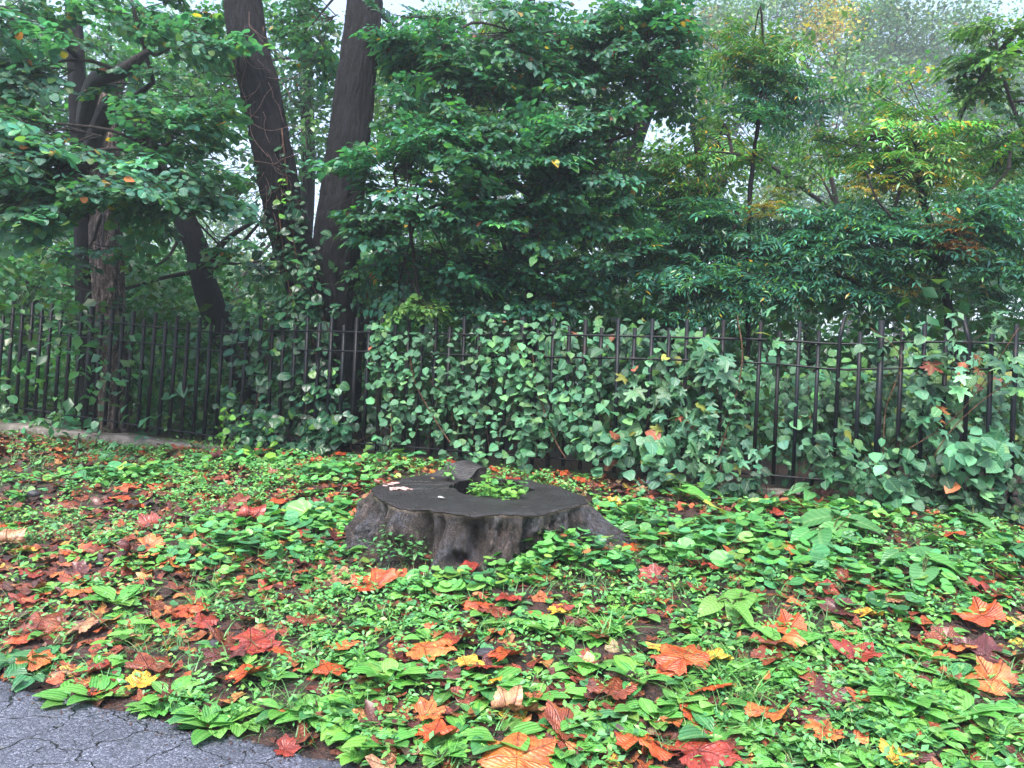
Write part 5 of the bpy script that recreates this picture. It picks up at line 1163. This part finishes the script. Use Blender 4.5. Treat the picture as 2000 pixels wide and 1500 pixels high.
bigplant('drooping broad-leaved weed at the kerb end below the bushes', [(1560, 975, .2, 3.4), (1600, 965, .2, 2.2), (1640, 975, .2, .2), (1580, 985, .16, 4.2)], .2, P_BIG)

# weeds in the stump hollow
def hollow_weeds():
    P = np.array([SCX + .05, SCY + .2, .5]); root = empty('hollow_weeds', P, 'bright green seedlings growing out of the stump hollow', 'weed'); g = Geo(); gs = Geo()
    for i in range(95):
        a = rng.uniform(0, 6.28); r = rng.random() ** .6; x = SCX + .12 + .23 * r * math.cos(a); y = SCY + .13 + .34 * r * math.sin(a); h = rng.uniform(.70, .88) + (.12 if rng.random() < .06 else 0)
        b = np.array([x, y, .48]); tp = np.array([x + rng.normal(0, .03), y + rng.normal(0, .03), h]); tube(gs, [b, (b + tp) / 2 + rng.normal(0, .01, 3), tp], [.003, .0025, .002], 4, (2.6, 3.4, 1.4), cap=False)
        n = 9; s = np.linspace(.45, 1, n); q = b + (tp - b) * s[:, None]; az = np.arange(n) * 2.4 + a; D = np.stack([np.cos(az), np.sin(az), rng.normal(.1, .25, n)], -1)
        k = rng.random() < .3
        g.inst(violet if k else ovate, axes(unit(D), nrm(n, .25)), q, rng.uniform(.035, .07, n) * (1.1 if k else 1), pick(n, [(3, (.09, .28, .045)), (2, (.13, .34, .05)), (1, (.05, .19, .05))], .15))
    gs.build('stem', M_TWIG, root); g.build('foliage', M_GROUNDLEAF, root)
hollow_weeds()
def sprig(label, base, n, h, T, sz, pal, mat, lean=(0, 0), spread=.05, name='weed_sprig', group=None):
    P = np.array(base, float); root = empty(name, P, label, 'weed', group); g = Geo(); gs = Geo()
    for i in range(n):
        b = P + [rng.normal(0, spread), rng.normal(0, spread * .7), -.01]; b[2] = gz(b[0], b[1]) if P[2] < gz(P[0], P[1]) + .1 else P[2]
        tp = b + [rng.normal(lean[0], .05), rng.normal(lean[1], .05), h * rng.uniform(.6, 1.1)]; tube(gs, [b, (b + tp) / 2 + rng.normal(0, .012, 3), tp], [.003, .002, .0015], 4, (3, 2.6, 1.6), cap=False)
        m_ = 8; s = np.linspace(.3, 1, m_); q = b + (tp - b) * s[:, None]; az = np.arange(m_) * 2.4 + i; D = np.stack([np.cos(az), np.sin(az), rng.normal(0, .25, m_)], -1)
        g.inst(T, axes(unit(D), nrm(m_, .25)), q + unit(D) * .01, sz * rng.uniform(.6, 1.2, m_), pick(m_, pal, .15))
    gs.build('stem', M_TWIG, root); g.build('foliage', mat, root)
sprig('round violet clump growing up against the stump roots', G(1120, 1100), 26, .17, violet, .085, P_GREEN2, M_GROUNDLEAF, spread=.13)
sprig('violet clump at the front of the stump between root and leaf', G(1000, 1110), 16, .08, violet, .07, P_GREEN, M_GROUNDLEAF, spread=.1)
sprig('thin seedlings straggling up the shaded side of the stump', G(800, 1110), 16, .24, tiny, .05, [(1, (.06, .19, .06))], M_GRASS, spread=.12)
sprig('thin leafy stems leaning against the stump end', G(735, 1100), 9, .26, tiny, .045, [(1, (.06, .18, .06))], M_GRASS, spread=.1)
sprig('thin pale sprig standing by the raised stump lip', (SCX - .28, SCY + .42, .82), 5, .20, ovate, .05, [(1, (.09, .26, .06))], M_GRASS, spread=.03)
sprig('serrated dandelion-like rosette at the asphalt corner', G(50, 1310), 5, .05, plantain, .13, [(1, (.05, .17, .07))], M_PLANTAIN, spread=.05)

# stones, sticks, litter
def tuft(label, px, py, n, sz):
    P = G(px, py); root = empty('grass_tuft', P, label, 'grass tuft', 'grass tufts among the plantain'); g = Geo()
    a = rng.uniform(0, 6.28, n); b = P + np.stack([rng.normal(0, .035, n), rng.normal(0, .03, n), 0 * a], -1); D = np.stack([np.cos(a), np.sin(a), rng.uniform(.7, 2.6, n)], -1)
    g.inst(strip(6, lambda s: .022 * (1.05 - s), .3, -.8), axes(unit(D), np.stack([-np.cos(a), -np.sin(a), 0 * a + .3], -1)), b, sz * rng.uniform(.6, 1.15, n), pick(n, [(4, (.10, .30, .08)), (2, (.15, .36, .09)), (.4, (.30, .30, .12))], .15))
    g.build('blades', M_GRASS, root)
tuft('tallest grass tuft standing behind the lowest orange leaf', 1405, 1330, 40, .22)
tuft('arching grass tuft just below the yellow leaf', 1455, 1365, 36, .19)
tuft('short grass tuft in the plantain below the stump', 1195, 1240, 30, .22)
tuft('thin grass tuft on the litter of the open bank', 392, 1185, 22, .22)
tuft('small grass tuft next to the large orange brown leaf', 770, 1235, 22, .18)
def stone(label, px, py, sz, seed):
    r = np.random.default_rng(seed); P = G(px, py); u, v = np.meshgrid(np.linspace(0, np.pi, 18), np.linspace(0, 2 * np.pi, 26, endpoint=False), indexing='ij')
    d = np.stack([np.sin(u) * np.cos(v), np.sin(u) * np.sin(v), np.cos(u)], -1); R = 1 + .25 * fbm(d * 1.6 + seed, 3) + .05 * fbm(d * 6 + seed, 2)
    V = d * R[..., None] * sz * [1, .8, .6] + P + [0, 0, sz * .25]; n, k = 18, 26
    i, j = np.meshgrid(np.arange(n - 1), np.arange(k), indexing='ij'); q = np.stack([i * k + j, (i + 1) * k + j, (i + 1) * k + (j + 1) % k, i * k + (j + 1) % k], -1).reshape(-1)
    g = Geo(); g.add(V.reshape(-1, 3), q, np.full(len(q) // 4, 4), (1, 1, 1)); tag(g.build('stone', M_STONE, None, True), label, 'stone')
t = NT('black_slag_stone'); nn = t.noise(t.n('ShaderNodeNewGeometry').outputs['Position'], 160, 4, .7)
b = t.pr(t.ramp(nn.outputs[0], [(.3, (.012, .012, .015)), (.75, (.06, .06, .075))]).outputs[0], .45, t.bump(nn.outputs[0], 1, .006)); t.l(b.outputs[0], t.out.inputs[0]); M_STONE = t.m
stone('black rough stone under plantain leaves below the stump', 948, 1283, .055, 1); stone('black stone beside red leaves near the asphalt', 425, 1262, .045, 2); stone('dark stone sunk in the weeds of the open bank', 65, 968, .06, 3)
def stick(label, pts, r):
    P = []
    for a, b_, z in pts: q = G(a, b_); q[2] = gz(q[0], q[1]) + z; P.append(q)
    g = Geo(); tube(g, P, np.linspace(r, r * .5, len(P)), 8, (1.6, 1.3, 1.2), seg=len(P) * 5); tag(g.build('stick', M_TWIG, None, True), label, 'stick')
stick('dark broken stick poking up beside the concrete kerb', [(130, 905, .02), (147, 893, .05), (150, 885, .14), (153, 880, .20)], .014)
stick('thin dead stick lying on bare soil below the bushes', [(1720, 1050, .03), (1745, 1068, .03), (1765, 1085, .02)], .007)
stick('pale thin stick near the bottom of the violet slope', [(1880, 1150, .02), (1930, 1168, .03), (1990, 1180, .02)], .008)
stick('short dead stick in the dry patch below the big-leaved weed', [(1600, 1195, .02), (1640, 1210, .03), (1680, 1225, .02)], .005)
def cup():
    P = G(1262, 950); P[2] = gz(P[0], P[1]) + .045; ax = unit(np.array([.95, -.25, -.12])); g = Geo()
    L = .10; prof = [(0, .030), (.03, .033), (.06, .037), (.098, .041), (.10, .044), (.10, .040), (.06, .0355), (.003, .029)]
    tube(g, [P + ax * a for a, r in prof], [r for a, r in prof], 24, (1, 1, 1))
    t = NT('crumpled_clear_plastic'); nz = t.noise(t.n('ShaderNodeNewGeometry').outputs['Position'], 60, 3); b = t.pr((.20, .23, .27), .25, t.bump(nz.outputs[0], .8, .01)); t.l(b.outputs[0], t.out.inputs[0])
    tag(g.build('plastic_cup', t.m, None, True), 'crumpled clear plastic cup lying beside the fence vines', 'cup')
cup()
def petal(label, base, s_, col):
    g = Geo(); g.inst(roundl, axes(np.array([[.9, .3, 0.]]), np.array([[0, -.1, 1.]])), np.array([base]), np.array([s_]), np.array([col])); tag(g.build('small_leaf', M_VINE, None, True), label, 'leaf')
petal('small white leaf on the cut top of the stump', (SCX - .30, SCY - .32, .80), .055, (.62, .65, .62))
petal('tiny yellow leaf on the raised part of the stump', (SCX - .42, SCY + .33, .855), .035, (.6, .42, .12))
